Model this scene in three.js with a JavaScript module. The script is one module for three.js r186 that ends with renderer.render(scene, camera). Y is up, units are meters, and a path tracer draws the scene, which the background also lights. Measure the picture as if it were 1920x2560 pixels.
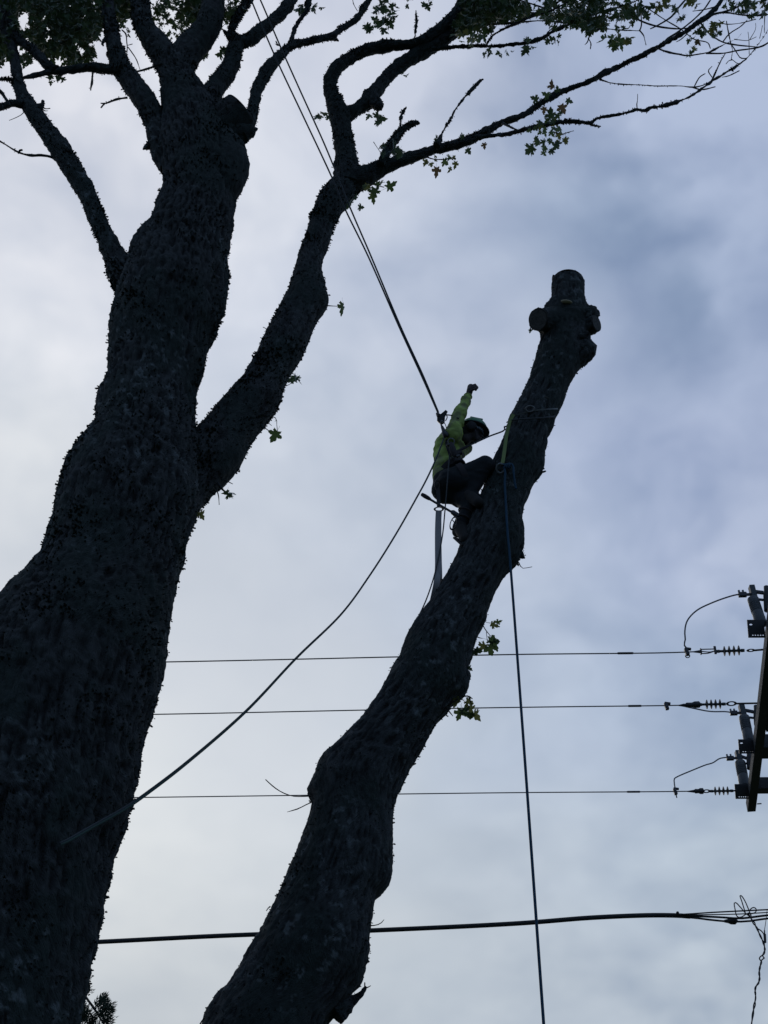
import * as THREE from 'three';
import { mergeGeometries, mergeVertices } from 'three/addons/utils/BufferGeometryUtils.js';
import { MarchingCubes } from 'three/addons/objects/MarchingCubes.js';
import { RoundedBoxGeometry } from 'three/addons/geometries/RoundedBoxGeometry.js';

// ---------------------------------------------------------------- camera, sky, sun, exposure
const PITCH = 38 * Math.PI / 180, FOV = 40, EYE = 1.6;
const scene = new THREE.Scene();
const camera = new THREE.PerspectiveCamera(FOV, 3 / 4, 0.1, 900);
camera.position.set(0, EYE, 0);
camera.rotation.set(PITCH, 0, 0);
const renderer = new THREE.WebGLRenderer({ antialias: true });
renderer.setSize(768, 1024);
renderer.toneMapping = THREE.LinearToneMapping;
renderer.toneMappingExposure = 1;
renderer.shadowMap.enabled = true;

const V = (x, y, z) => new THREE.Vector3(x, y, z);
const FPX = 1280 / Math.tan(FOV * Math.PI / 360), CP = Math.cos(PITCH), SP = Math.sin(PITCH);
// a surveyed point: bearing given by its place in the 1920 x 2560 photograph, distance by a plane D metres ahead or a height H
const bearing = (x, y) => { const a = (x - 960) / FPX, b = (1280 - y) / FPX; return V(a, b * CP + SP, b * SP - CP); };
const P = (x, y, D) => { const d = bearing(x, y); return d.multiplyScalar(D / -d.z).add(V(0, EYE, 0)); };
const PH = (x, y, H) => { const d = bearing(x, y); return d.multiplyScalar((H - EYE) / d.y).add(V(0, EYE, 0)); };
const pxSize = (p) => { const q = p.clone().sub(V(0, EYE, 0)); return (q.y * SP - q.z * CP) / FPX; };   // metres per photograph pixel there

// seeded noise
let seed = 20240611;
const rnd = () => { seed = (seed + 0x6d2b79f5) | 0; let t = Math.imul(seed ^ (seed >>> 15), 1 | seed); t = (t + Math.imul(t ^ (t >>> 7), 61 | t)) ^ t; return ((t ^ (t >>> 14)) >>> 0) / 4294967296; };
const rr = (a, b) => a + (b - a) * rnd();
const TAB = new Float32Array(65536); for (let i = 0; i < 65536; i++) TAB[i] = rnd() * 2 - 1;
const lat = (x, y, z) => TAB[(Math.imul(x, 73856093) ^ Math.imul(y, 19349663) ^ Math.imul(z, 83492791)) >>> 7 & 65535];
function noise(x, y, z) {
  const X = Math.floor(x), Y = Math.floor(y), Z = Math.floor(z); x -= X; y -= Y; z -= Z;
  const u = x * x * (3 - 2 * x), v = y * y * (3 - 2 * y), w = z * z * (3 - 2 * z), L = (a, b, t) => a + (b - a) * t;
  return L(L(L(lat(X, Y, Z), lat(X + 1, Y, Z), u), L(lat(X, Y + 1, Z), lat(X + 1, Y + 1, Z), u), v),
    L(L(lat(X, Y, Z + 1), lat(X + 1, Y, Z + 1), u), L(lat(X, Y + 1, Z + 1), lat(X + 1, Y + 1, Z + 1), u), v), w);
}
const fbm = (x, y, z, n) => { let s = 0, a = 0.5; for (let i = 0; i < n; i++) { s += a * noise(x, y, z); x = x * 2.03 + 7.1; y = y * 2.03 + 3.7; z = z * 2.03 + 5.3; a *= 0.5; } return s; };
const clamp = (x, a, b) => Math.min(b, Math.max(a, x)), mix = (a, b, t) => a + (b - a) * t, smooth = (a, b, x) => { const t = clamp((x - a) / (b - a), 0, 1); return t * t * (3 - 2 * t); };

// sky: an overcast, thin and bright round the hidden sun at the lower left, breaking up into blue away from it
const SUN = bearing(250, 2090).normalize();
{
  const W = 2048, H = 1024, data = new Float32Array(W * H * 4);
  const lin = (v) => { v /= 255; return v <= 0.04045 ? v / 12.92 : Math.pow((v + 0.055) / 1.055, 2.4); };
  // the deck as observed: bearing of a patch of cloud, its colour, its breadth in degrees
  const deck = [], patch = (x, y, r, g, b, w = 5) => deck.push([bearing(x, y).normalize(), lin(r), lin(g), lin(b), w]);
  patch(60, 900, 226, 230, 239, 6); patch(150, 600, 211, 216, 227); patch(100, 420, 214, 218, 229); patch(130, 1330, 202, 208, 217, 4); patch(30, 1180, 209, 215, 222, 4); patch(560, 560, 212, 217, 229); patch(250, 330, 196, 202, 217, 3.5); patch(700, 350, 207, 214, 226, 4); patch(850, 150, 192, 199, 217, 4);
  patch(400, 2150, 222, 227, 230, 6); patch(250, 2100, 232, 235, 236, 5); patch(620, 1900, 208, 215, 224); patch(600, 1650, 199, 206, 217); patch(500, 2490, 186, 194, 203); patch(300, 2540, 182, 190, 199); patch(800, 1300, 189, 199, 214); patch(620, 1400, 192, 200, 213); patch(700, 1100, 194, 203, 219); patch(800, 900, 198, 207, 223); patch(1000, 700, 191, 200, 220); patch(960, 330, 184, 193, 212, 4);
  patch(1250, 810, 187, 197, 217, 4); patch(1100, 540, 180, 192, 213, 4); patch(1300, 260, 163, 176, 202, 4); patch(1500, 620, 112, 136, 167, 2.2); patch(1400, 575, 144, 162, 191, 2.6); patch(1560, 560, 150, 167, 196, 2.6); patch(1300, 640, 168, 182, 207, 3); patch(1700, 830, 112, 136, 167, 2.2); patch(1590, 700, 158, 173, 202, 2.6); patch(1630, 930, 160, 174, 202, 2.6); patch(1650, 350, 165, 179, 207); patch(1850, 250, 158, 173, 203); patch(1850, 560, 150, 166, 196, 4); patch(1880, 830, 146, 163, 194, 3.5);
  patch(1800, 1000, 164, 177, 206, 4); patch(1580, 1130, 164, 178, 207, 4); patch(1700, 1280, 158, 172, 203, 3.5); patch(1870, 1370, 176, 188, 213, 3); patch(1500, 1330, 170, 184, 209, 4); patch(1500, 1600, 170, 185, 210); patch(1750, 1650, 161, 178, 203, 4); patch(1300, 1480, 182, 194, 213); patch(1800, 2150, 172, 187, 205); patch(1300, 2000, 183, 195, 211); patch(1500, 2500, 181, 192, 205); patch(1850, 2500, 168, 181, 197); patch(1100, 2400, 184, 194, 205); patch(1150, 1250, 186, 197, 216);
  const far = [[0, 0.66, 0.70, 0.75], [25, 0.5, 0.56, 0.66], [45, 0.32, 0.40, 0.55], [75, 0.20, 0.30, 0.48], [180, 0.145, 0.245, 0.44]];
  for (let j = 0; j < H; j++) for (let i = 0; i < W; i++) {
    const az = ((i + 0.5) / W - 0.5) * 2 * Math.PI, el = ((j + 0.5) / H - 0.5) * Math.PI, o = (j * W + i) * 4;
    const x = Math.cos(el) * Math.cos(az), y = Math.sin(el), z = Math.cos(el) * Math.sin(az);
    // billows, drawn on a flat deck overhead
    const q = 1 / (Math.max(y, 0.02) + 0.22), cx = x * q, cz = z * q;
    const w1 = fbm(cx * 7, 1.7, cz * 7, 5), w2 = fbm(cx * 7 + 17, 8.1, cz * 7, 5);
    const b = fbm(cx * 11 + 0.5 * w1 + 3, 2.2, cz * 11 + 0.5 * w2, 6), b2 = fbm(cx * 24 + w1, 4.4, cz * 24 + w2, 4);
    const dx = x + 0.045 * w1 + 0.025 * b + 0.02 * b2, dy = y + 0.04 * w2, dz = z + 0.035 * b + 0.015 * b2, dl = Math.hypot(dx, dy, dz);
    const ang = Math.acos(clamp(x * SUN.x + y * SUN.y + z * SUN.z, -1, 1)) * 57.3;
    let n = 0; while (n < far.length - 2 && ang > far[n + 1][0]) n++;
    const t = clamp((ang - far[n][0]) / (far[n + 1][0] - far[n][0]), 0, 1);
    let sw = 0.012, r = mix(far[n][1], far[n + 1][1], t) * sw, g = mix(far[n][2], far[n + 1][2], t) * sw, bl = mix(far[n][3], far[n + 1][3], t) * sw;
    if (z < 0.2) for (const [d, R, G, B, w] of deck) { const c = (dx * d.x + dy * d.y + dz * d.z) / dl; if (c < 0.85) continue; const a2 = 2 * (1 - c) * 3283 / (w * w), k = Math.exp(-a2) * 25 / (w * w); sw += k; r += R * k; g += G * k; bl += B * k; }
    const edge = smooth(8, 34, ang), s = clamp((b * 0.34 + b2 * 0.31) * (0.18 + 0.82 * edge) + 0.03, -0.2, 0.2);
    data[o] = r / sw * (1 + s * 1.2); data[o + 1] = g / sw * (1 + s); data[o + 2] = bl / sw * (1 + s * 0.7); data[o + 3] = 1;
  }
  const tex = new THREE.DataTexture(data, W, H, THREE.RGBAFormat, THREE.FloatType);
  tex.mapping = THREE.EquirectangularReflectionMapping; tex.magFilter = THREE.LinearFilter; tex.minFilter = THREE.LinearFilter; tex.needsUpdate = true;
  scene.background = tex; scene.environment = tex;
}
const sun = new THREE.DirectionalLight(new THREE.Color(1, 0.95, 0.88), 0.6);
sun.position.copy(SUN).multiplyScalar(60); sun.target.position.set(0, 6, -10); sun.position.add(sun.target.position);
sun.castShadow = true; sun.shadow.radius = 30; sun.shadow.mapSize.set(2048, 2048);
Object.assign(sun.shadow.camera, { left: -20, right: 20, top: 20, bottom: -20, near: 1, far: 120 });
sun.name = 'sun'; scene.add(sun, sun.target);

// ---------------------------------------------------------------- naming, tagging
const used = new Map();
const numbered = (n) => { const k = used.get(n) || 0; used.set(n, k + 1); return k ? n + '_' + String(k).padStart(3, '0') : n; };
const tag = (o, label, category, group, kind) => { if (label) o.userData.label = label; if (category) o.userData.category = category; if (group) o.userData.group = group; if (kind) o.userData.kind = kind; return o; };
function thing(name, label, category, at, group) { const g = new THREE.Group(); g.name = numbered(name); if (at) g.position.copy(at); scene.add(g); return tag(g, label, category, group); }
function part(name, geometry, material, parent) {           // geometry is in world metres; the part is set relative to its thing
  const m = new THREE.Mesh(geometry, material); m.name = parent === scene ? numbered(name) : name;
  m.castShadow = m.receiveShadow = true;
  let off = V(0, 0, 0); for (let p = parent; p && p !== scene; p = p.parent) off.add(p.position);
  if (off.lengthSq()) geometry.translate(-off.x, -off.y, -off.z);
  parent.add(m); return m;
}
const mat = (name, r, g, b, rough = 0.9, more = {}) => { const m = new THREE.MeshPhysicalMaterial({ roughness: rough, ...more }); m.color.setRGB(r, g, b); m.name = name; return m; };

// ---------------------------------------------------------------- materials
function tile(size, f) { const d = new Uint8Array(size * size * 4); for (let j = 0; j < size; j++) for (let i = 0; i < size; i++) { const v = f(i / size, j / size), o = (j * size + i) * 4; d[o] = d[o + 1] = d[o + 2] = clamp(v, 0, 1) * 255; d[o + 3] = 255; } const t = new THREE.DataTexture(d, size, size); t.wrapS = t.wrapT = THREE.RepeatWrapping; t.magFilter = THREE.LinearFilter; t.minFilter = THREE.LinearMipmapLinearFilter; t.generateMipmaps = true; t.needsUpdate = true; return t; }
// noise on a torus, so that it tiles
const tor = (u, v, fu, fv, n) => { const a = u * 6.2832, b = v * 6.2832; return fbm(Math.cos(a) * fu / 6.28 + 11 + Math.cos(b) * fv / 6.28, Math.sin(a) * fu / 6.28 + Math.sin(b) * fv / 9, Math.sin(b) * fv / 6.28 + 5, n); };
const barkBump = tile(512, (u, v) => 0.5 + 0.6 * (0.5 - Math.abs(tor(u, v, 46, 7, 4)) * 2.2) + 0.4 * tor(u, v, 70, 60, 3));
const barkMat = new THREE.MeshStandardMaterial({ vertexColors: true, roughness: 0.95, bumpMap: barkBump, bumpScale: 0.012 }); barkMat.name = 'mossy bark';
const barkMatB = barkMat.clone(); barkMatB.name = 'bark'; barkMatB.bumpScale = 0.016;
const mossMat = mat('moss', 0.018, 0.028, 0.025, 1);
const ringTex = tile(256, (u, v) => { const x = u - 0.5 + 0.02 * tor(u, v, 9, 9, 3), y = v - 0.47, r = Math.hypot(x, y), a = Math.atan2(y, x); return 0.62 + 0.22 * Math.sin(r * 150 + 2 * tor(u, v, 12, 12, 3)) + 0.5 * tor(u, v, 16, 16, 4) - (Math.abs(Math.sin(a * 1.5 + 0.4)) < 0.03 + 0.02 * tor(u, v, 30, 30, 2) && r < 0.4 ? 0.45 : 0) - 0.5 * smooth(0.44, 0.49, r); });
const woodMat = mat('sawn wood', 0.09, 0.085, 0.08, 0.95, { map: ringTex, bumpMap: ringTex, bumpScale: 0.003 });
const leafMats = [[0.05, 0.085, 0.028], [0.065, 0.10, 0.03], [0.105, 0.115, 0.035], [0.10, 0.07, 0.035], [0.034, 0.06, 0.026]].map((c, i) => mat('leaf green ' + i, c[0], c[1], c[2], 0.9, { transmission: 0.5 }));
const foliageMat = mat('foliage', 1, 1, 1, 0.9, { transmission: 0.35 });
const freshWood = mat('fresh sawn wood', 0.68, 0.58, 0.42, 0.85);
const twigMat = mat('twig', 0.03, 0.025, 0.022, 0.95);
const steelMat = mat('weathered galvanised steel', 0.16, 0.17, 0.18, 0.55, { metalness: 0.5 });
const darkSteel = mat('dark steel', 0.04, 0.04, 0.045, 0.5, { metalness: 0.4 });
const alloyMat = mat('grey alloy', 0.16, 0.165, 0.17, 0.5, { metalness: 0.5 });
const wireMat = mat('weathered conductor', 0.10, 0.10, 0.11, 0.6);
const rubberMat = mat('black cable jacket', 0.018, 0.018, 0.02, 0.7);
const polymerMat = mat('grey polymer', 0.045, 0.052, 0.057, 0.65);
const porcelainMat = mat('grey porcelain', 0.043, 0.046, 0.05, 0.55);
const grainBump = tile(256, (u, v) => 0.5 + 0.9 * tor(u, v, 5, 60, 4));
const timberMat = mat('weathered timber', 0.05, 0.051, 0.054, 0.9, { bumpMap: grainBump, bumpScale: 0.004 });
const ropeMat = mat('dark grey rope', 0.045, 0.05, 0.056, 0.95);
const ropeGreen = mat('green flecked rope', 0.032, 0.058, 0.05, 0.95);
const ropeBlue = mat('blue rope', 0.008, 0.04, 0.075, 0.9);
const slingMat = mat('yellow green webbing', 0.15, 0.19, 0.065, 0.9);
const webMat = mat('grey webbing', 0.27, 0.255, 0.26, 0.9);

// ---------------------------------------------------------------- limbs
// Builds a solid limb from stations {p, r, h?}; h is the measured half width vector when both edges of the limb were surveyed.
function limb(stations, { step = 0.03, ring = 24, bark = 0.01, lump = 0.02, shag = 0.008, openTop = false, colour = 'moss', tree, density = 0, moss = 1, cut = false }) {
  const curve = new THREE.CatmullRomCurve3(stations.map((s) => s.p), false, 'centripetal'), n = stations.length;
  let len = 0; const seg = [0]; for (let i = 1; i < n; i++) { len += stations[i].p.distanceTo(stations[i - 1].p); seg.push(len); }
  const rows = Math.max(4, Math.round(len / step)), pos = [], col = [], uv = [], idx = [], q = V(), c = V(), tan = V();
  let side = null; const cs = [], sn = []; for (let k = 0; k <= ring; k++) { cs.push(Math.cos(k / ring * 6.28318530718)); sn.push(Math.sin(k / ring * 6.28318530718)); }
  const offset = rnd() * 50; let i = 0;
  const prev = V(), nrm = V();
  for (let j = 0; j <= rows; j++) {
    const d = j / rows * len; while (i < n - 2 && d > seg[i + 1]) i++;
    const f = clamp((d - seg[i]) / (seg[i + 1] - seg[i]), 0, 1), t = (i + f) / (n - 1);
    if (stations[0].h) c.lerpVectors(stations[i].p, stations[i + 1].p, f); else curve.getPoint(t, c);
    curve.getTangent(t, tan);
    let a, b, dl = 0, dr = 0;
    if (stations[0].h) {
      const h = V().lerpVectors(stations[i].h, stations[i + 1].h, f);
      const perp = h.clone().addScaledVector(tan, -h.dot(tan));
      dl = mix(stations[i].dl, stations[i + 1].dl, f); dr = mix(stations[i].dr, stations[i + 1].dr, f);
      a = h; b = V().crossVectors(tan, h).normalize().multiplyScalar(perp.length());
    } else {
      const r = Math.max(mix(stations[i].r, stations[i + 1].r, smooth(0, 1, f)) - (density > 500 ? 0.0045 : 0), 0.002);
      if (!side) { side = V(0.31, 0.2, 0.93).cross(tan).normalize(); } else side.addScaledVector(tan, -side.dot(tan)).normalize();
      a = side.clone().multiplyScalar(r); b = V().crossVectors(tan, side).multiplyScalar(r);
    }
    const R = b.length();
    for (let k = 0; k <= ring; k++) {
      const kk = k % ring; nrm.copy(a).multiplyScalar(cs[kk]).addScaledVector(b, sn[kk]);
      if (dl || dr) nrm.addScaledVector(a, (cs[kk] > 0 ? dr : dl) / a.length() * cs[kk] * cs[kk] * Math.abs(cs[kk]));
      q.copy(c).add(nrm); const rad = nrm.length() || 1e-6; nrm.multiplyScalar(1 / rad);
      const lo = fbm(q.x * 2.6 + offset, q.y * 2.6, q.z * 2.6, 3), g = R * 30;
      const rid = 1 - 2.4 * Math.abs(fbm(cs[kk] * g * 0.9 + offset, sn[kk] * g * 0.9 + 3 * lo, d * 5.5, 3));
      const fine = fbm(q.x * 26, q.y * 26, q.z * 26 + offset, 3), big = fbm(q.x * 9 + offset, q.y * 9, q.z * 9, 2);
      const lim = Math.min(1, R / 0.06);
      const mo = smooth(-0.12, 0.2, fbm(q.x * 2.3 + 20, q.y * 1.5, q.z * 2.3, 4) + (colour === 'moss' ? 0.05 : -0.1)) * moss, clump = Math.max(0, big - 0.08);
      const disp = lump * lo * lim + bark * (rid - 0.62) * lim * (1.25 - 0.7 * mo) + shag * (fine * 1.4 + clump * 3 - 0.35);
      q.addScaledVector(nrm, Math.max(disp, -R * 0.6));
      pos.push(q.x, q.y, q.z); uv.push(k / ring * 6.283 * Math.max(R, 0.02) / 0.5, d / 0.5);
      // colour: bark, moss patches, pale lichen flecks
      const m = mo;
      const li = smooth(0.24, 0.36, fbm(q.x * 19 + 40, q.y * 19, q.z * 19, 3)) * smooth(-0.05, 0.2, fbm(q.x * 1.3, q.y * 1.3 + 9, q.z * 1.3, 2)), v = mix(0.2 + 1.15 * rid + 0.5 * fine, 0.72 + 0.35 * rid + 0.5 * fine, m);
      const B = colour === 'moss' ? [0.026, 0.029, 0.030] : [0.029, 0.033, 0.035], M = [0.014, 0.022, 0.020];
      for (let w = 0; w < 3; w++) col.push(mix(mix(B[w], M[w], m) * clamp(v, 0.25, 1.7), [0.11, 0.125, 0.13][w], li * 0.7));
      if (density && k < ring && j < rows) {
        const area = 6.283 * R / ring * len / rows, cl = fbm(q.x * 4 + 31, q.y * 4, q.z * 4, 3);
        let e = area * density * clamp(0.8 + 2.2 * cl, 0.05, 2.4); while (e > 0) { if (rnd() < e) tree.tufts.push([q.x + rr(-0.01, 0.01), q.y + rr(-0.01, 0.01), q.z, nrm.x, nrm.y, nrm.z, clamp(0.62 + R * 1.6, 0.62, 0.85) * (0.7 + 1.3 * Math.max(0, cl))]); e -= 1; }
      }
    }
    if (j) for (let k = 0; k < ring; k++) { const u = (j - 1) * (ring + 1) + k, v = u + ring + 1; idx.push(u, u + 1, v, v, u + 1, v + 1); }
    if (j === 0) prev.copy(c);
  }
  const capAt = (row, p, flip) => { const o = pos.length / 3; pos.push(p.x, p.y, p.z); col.push(0.03, 0.028, 0.026); uv.push(0, 0); for (let k = 0; k < ring; k++) { const u = row * (ring + 1) + k; flip ? idx.push(o, u + 1, u) : idx.push(o, u, u + 1); } };
  capAt(0, prev, true); if (!openTop) capAt(rows, c.clone().addScaledVector(tan, cut ? 0 : stations[n - 1].r ? stations[n - 1].r * 0.6 : 0.02), false);
  const geo = new THREE.BufferGeometry();
  geo.setAttribute('position', new THREE.Float32BufferAttribute(pos, 3)); geo.setAttribute('color', new THREE.Float32BufferAttribute(col, 3)); geo.setAttribute('uv', new THREE.Float32BufferAttribute(uv, 2));
  geo.setIndex(idx); geo.computeVertexNormals();
  const N = geo.attributes.normal; for (let j = 0; j <= rows; j++) { const u = j * (ring + 1), v = u + ring; const x = N.getX(u) + N.getX(v), y = N.getY(u) + N.getY(v), z = N.getZ(u) + N.getZ(v), l = Math.hypot(x, y, z) || 1; N.setXYZ(u, x / l, y / l, z / l); N.setXYZ(v, x / l, y / l, z / l); }
  return geo;
}
// [x, y, width] centre line; depth runs evenly from D0 to D1
function line(D0, D1, ...pts) { let L = 0; const s = pts.map((p, i) => (L += i ? Math.hypot(p[0] - pts[i - 1][0], p[1] - pts[i - 1][1]) : 0)); return pts.map((p, i) => { const w = P(p[0], p[1], mix(D0, D1, s[i] / (L || 1)) + (p[3] || 0)); return { p: w, r: p[2] / 2 * pxSize(w) }; }); }
// surveyed left and right edges, each [x, y] from the bottom up
function edges(D, left, right, y0, y1, n, soft = 0.06) {
  const at = (e, y) => { let i = 0; while (i < e.length - 2 && y < e[i + 1][1]) i++; const [x0, a] = e[i], [x1, b] = e[i + 1]; return mix(x0, x1, clamp((y - a) / (b - a || 1), 0, 1)); };
  const raw = []; for (let i = 0; i <= n; i++) { const y = mix(y0, y1, i / n), d = D(y); raw.push([P(at(left, y), y, d), P(at(right, y), y, d)]); }
  // the body of the limb is smooth; what the edges show beyond it are swellings on that flank only
  const w = Math.max(2, Math.round(n * soft)), out = [];
  for (let i = 0; i <= n; i++) {
    const l = V(), r = V(); let s = 0; for (let j = -w; j <= w; j++) { const k = Math.abs(j) > Math.min(i, n - i) ? 0 : Math.exp(-3 * j * j / w / w); if (k) { l.addScaledVector(raw[i + j][0], k); r.addScaledVector(raw[i + j][1], k); s += k; } }
    l.divideScalar(s); r.divideScalar(s); const h = r.clone().sub(l).multiplyScalar(0.5), e = h.clone().normalize();
    out.push({ p: l.clone().add(r).multiplyScalar(0.5), h, dl: raw[i][0].clone().sub(l).dot(e), dr: raw[i][1].clone().sub(r).dot(e) });
  }
  return out;
}
function rooted(st, grow, shift) {     // carry a trunk from its lowest surveyed station down into the ground
  const s = st[0], out = []; for (let i = 7; i >= 1; i--) { const f = i / 7, y = mix(s.p.y, -0.3, f); out.push({ p: V(s.p.x + shift * f, y, s.p.z), h: s.h.clone().multiplyScalar(1 + grow * f * f + (f > 0.85 ? 0.25 : 0)), dl: 0, dr: 0 }); } return [...out, ...st];
}
const tuftGeo = (() => { const g = []; for (let i = 0; i < 11; i++) { const a = i / 11 * 12.566 + rr(-0.4, 0.4), tilt = i < 3 ? rr(0, 0.3) : rr(0.4, 1.2), L = rr(0.45, 0.8), w = rr(0.28, 0.45), dx = Math.cos(a) * Math.sin(tilt), dz = Math.sin(a) * Math.sin(tilt), dy = Math.cos(tilt), sx = -Math.sin(a) * w, sz = Math.cos(a) * w, t = 0.35; const A = [sx, -0.25, sz], B = [-sx, -0.25, -sz], C = [dx * L - sx * t, dy * L, dz * L - sz * t], D = [dx * L + sx * t, dy * L * 0.92, dz * L + sz * t]; g.push(...A, ...B, ...C, ...A, ...C, ...D); } const b = new THREE.BufferGeometry(); b.setAttribute('position', new THREE.Float32BufferAttribute(g, 3)); b.computeVertexNormals(); return b; })();
function mossOn(tree, size) {
  const n = tree.tufts.length; if (!n) return;
  const im = new THREE.InstancedMesh(tuftGeo, mossMat, n), m = new THREE.Matrix4(), q = new THREE.Quaternion(), up = V(0, 1, 0), d = V(), o = V(); im.name = 'moss'; tag(im, null, null, null, 'stuff');
  for (let p = tree.group; p && p !== scene; p = p.parent) o.add(p.position);
  tree.tufts.forEach((t, i) => { d.set(t[3] + rr(-0.5, 0.5), t[4] + rr(-0.6, 0.35), t[5] + rr(-0.5, 0.5)).normalize(); q.setFromUnitVectors(up, d); const s = size * t[6] * rr(0.5, 1.5); m.compose(V(t[0], t[1], t[2]).sub(o), q, V(s, s * rr(0.8, 1.5), s)); im.setMatrixAt(i, m); const b = rr(0.7, 1.4); im.setColorAt(i, new THREE.Color().setRGB(b, b * rr(0.9, 1.15), b * rr(0.8, 1.1))); });
  im.castShadow = im.receiveShadow = true; tree.group.add(im);
}

// ---------------------------------------------------------------- leaves
function leafGeo(fold, curl, variant) {
  const half = [[0.02, 0], [0.12, -0.05], [0.3, -0.14], [0.31, -0.03], [0.38, 0.03], [0.25, 0.1], [0.31, 0.15], [0.46, 0.13], [0.57, 0.22], [0.5, 0.3], [0.53, 0.39], [0.4, 0.39], [0.3, 0.42], [0.19, 0.38], [0.19, 0.46], [0.27, 0.6], [0.22, 0.7], [0.13, 0.72], [0.09, 0.84], [0, 0.95]];
  const j = half.map(([x, y]) => [x * rr(0.86, 1.14) * (1 - 0.2 * variant), y + rr(-0.02, 0.02)]), s = new THREE.Shape();
  s.moveTo(j[0][0], j[0][1]); for (const [x, y] of j.slice(1)) s.lineTo(x, y); for (const [x, y] of j.slice(0, -1).reverse()) s.lineTo(-x * rr(0.9, 1.1), y + rr(-0.015, 0.015));
  const stalk = new THREE.PlaneGeometry(0.018, 0.4).translate(0, -0.19, 0.001); const g = mergeGeometries([new THREE.ShapeGeometry(s), stalk]); const p = g.attributes.position;
  for (let i = 0; i < p.count; i++) { const x = p.getX(i), y = p.getY(i); p.setZ(i, -fold * Math.abs(x) + curl * (y - 0.3) * (y - 0.3) - 0.25 * curl * x * x + 0.02 * Math.sin(9 * x + 5 * y)); }
  g.deleteAttribute('uv'); g.computeVertexNormals(); return g;
}
const LEAVES = [0, 1, 2, 3, 4, 5].map((i) => leafGeo([0.25, 0.5, 0.15, 0.7, 0.35, 0.9][i], [-0.35, 0.3, -0.6, 0.4, -0.2, -0.7][i], i % 3 * 0.5));
const eyeV = V(0, EYE, 0);
function leafPose(p, size, droop = 0.6) {      // a hanging leaf: tip outward and down, blade turned any way
  const tip = V(rr(-1, 1), rr(-1.1, 0.5) - droop * 0.4, rr(-1, 1)).normalize(), face = V(rr(-1, 1), rr(-0.2, 1.4), rr(-1, 1)).normalize();
  const x = V().crossVectors(tip, face).normalize(), z = V().crossVectors(x, tip);
  return new THREE.Matrix4().makeBasis(x, tip, z).scale(V(size, size, size)).setPosition(p);
}
function leafAt(tree, x, y, D, sizePx, mi) {
  const p = P(x, y, D), s = sizePx * pxSize(p) * 0.92;
  if (tree.pose && tree.leaves >= 298) { tree.pose.push(leafPose(p, s)); tree.tint.push([0.04, 0.068, 0.025]); return null; }     // the smallest go with the foliage
  const m = new THREE.Mesh(LEAVES[Math.floor(rnd() * 6)], leafMats[mi ?? Math.floor(rnd() * 3)]);
  m.name = 'leaf'; m.matrixAutoUpdate = true; m.castShadow = m.receiveShadow = true;
  leafPose(p.sub(tree.group.position), s).decompose(m.position, m.quaternion, m.scale); tree.group.add(m); tree.leaves = (tree.leaves || 0) + 1; return m;
}
function facingLeaf(tree, x, y, D, sizePx, roll, mi, yaw = 0.3, pitch = 0.3) {     // a single leaf whose broad side the photograph shows
  const m = leafAt(tree, x, y, D, sizePx, mi); if (!m) return; const q = new THREE.Quaternion().setFromEuler(new THREE.Euler(PITCH + pitch, yaw, 0, 'XYZ')); m.quaternion.copy(q).multiply(new THREE.Quaternion().setFromAxisAngle(V(0, 0, 1), roll)); return m;
}
function sprig(tree, x, y, D, n, spread, size, mi) { for (let i = 0; i < n; i++) { const a = rr(0, 6.28), r = Math.sqrt(rnd()); leafAt(tree, x + Math.cos(a) * r * spread, y + Math.sin(a) * r * spread * 0.8, D + rr(-0.18, 0.18), size * rr(0.75, 1.25), mi); } }

// ---------------------------------------------------------------- ground
{
  const g = new THREE.CircleGeometry(450, 96).rotateX(-Math.PI / 2), m = mat('mown grass', 0.045, 0.06, 0.025, 1, { bumpMap: tile(256, (u, v) => 0.5 + tor(u, v, 40, 40, 4)), bumpScale: 0.04 });
  for (let i = 0; i < g.attributes.uv.count; i++) g.attributes.uv.setXY(i, g.attributes.uv.getX(i) * 450, g.attributes.uv.getY(i) * 450);
  tag(part('ground', g, m, scene), null, null, null, 'structure');
}

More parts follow.
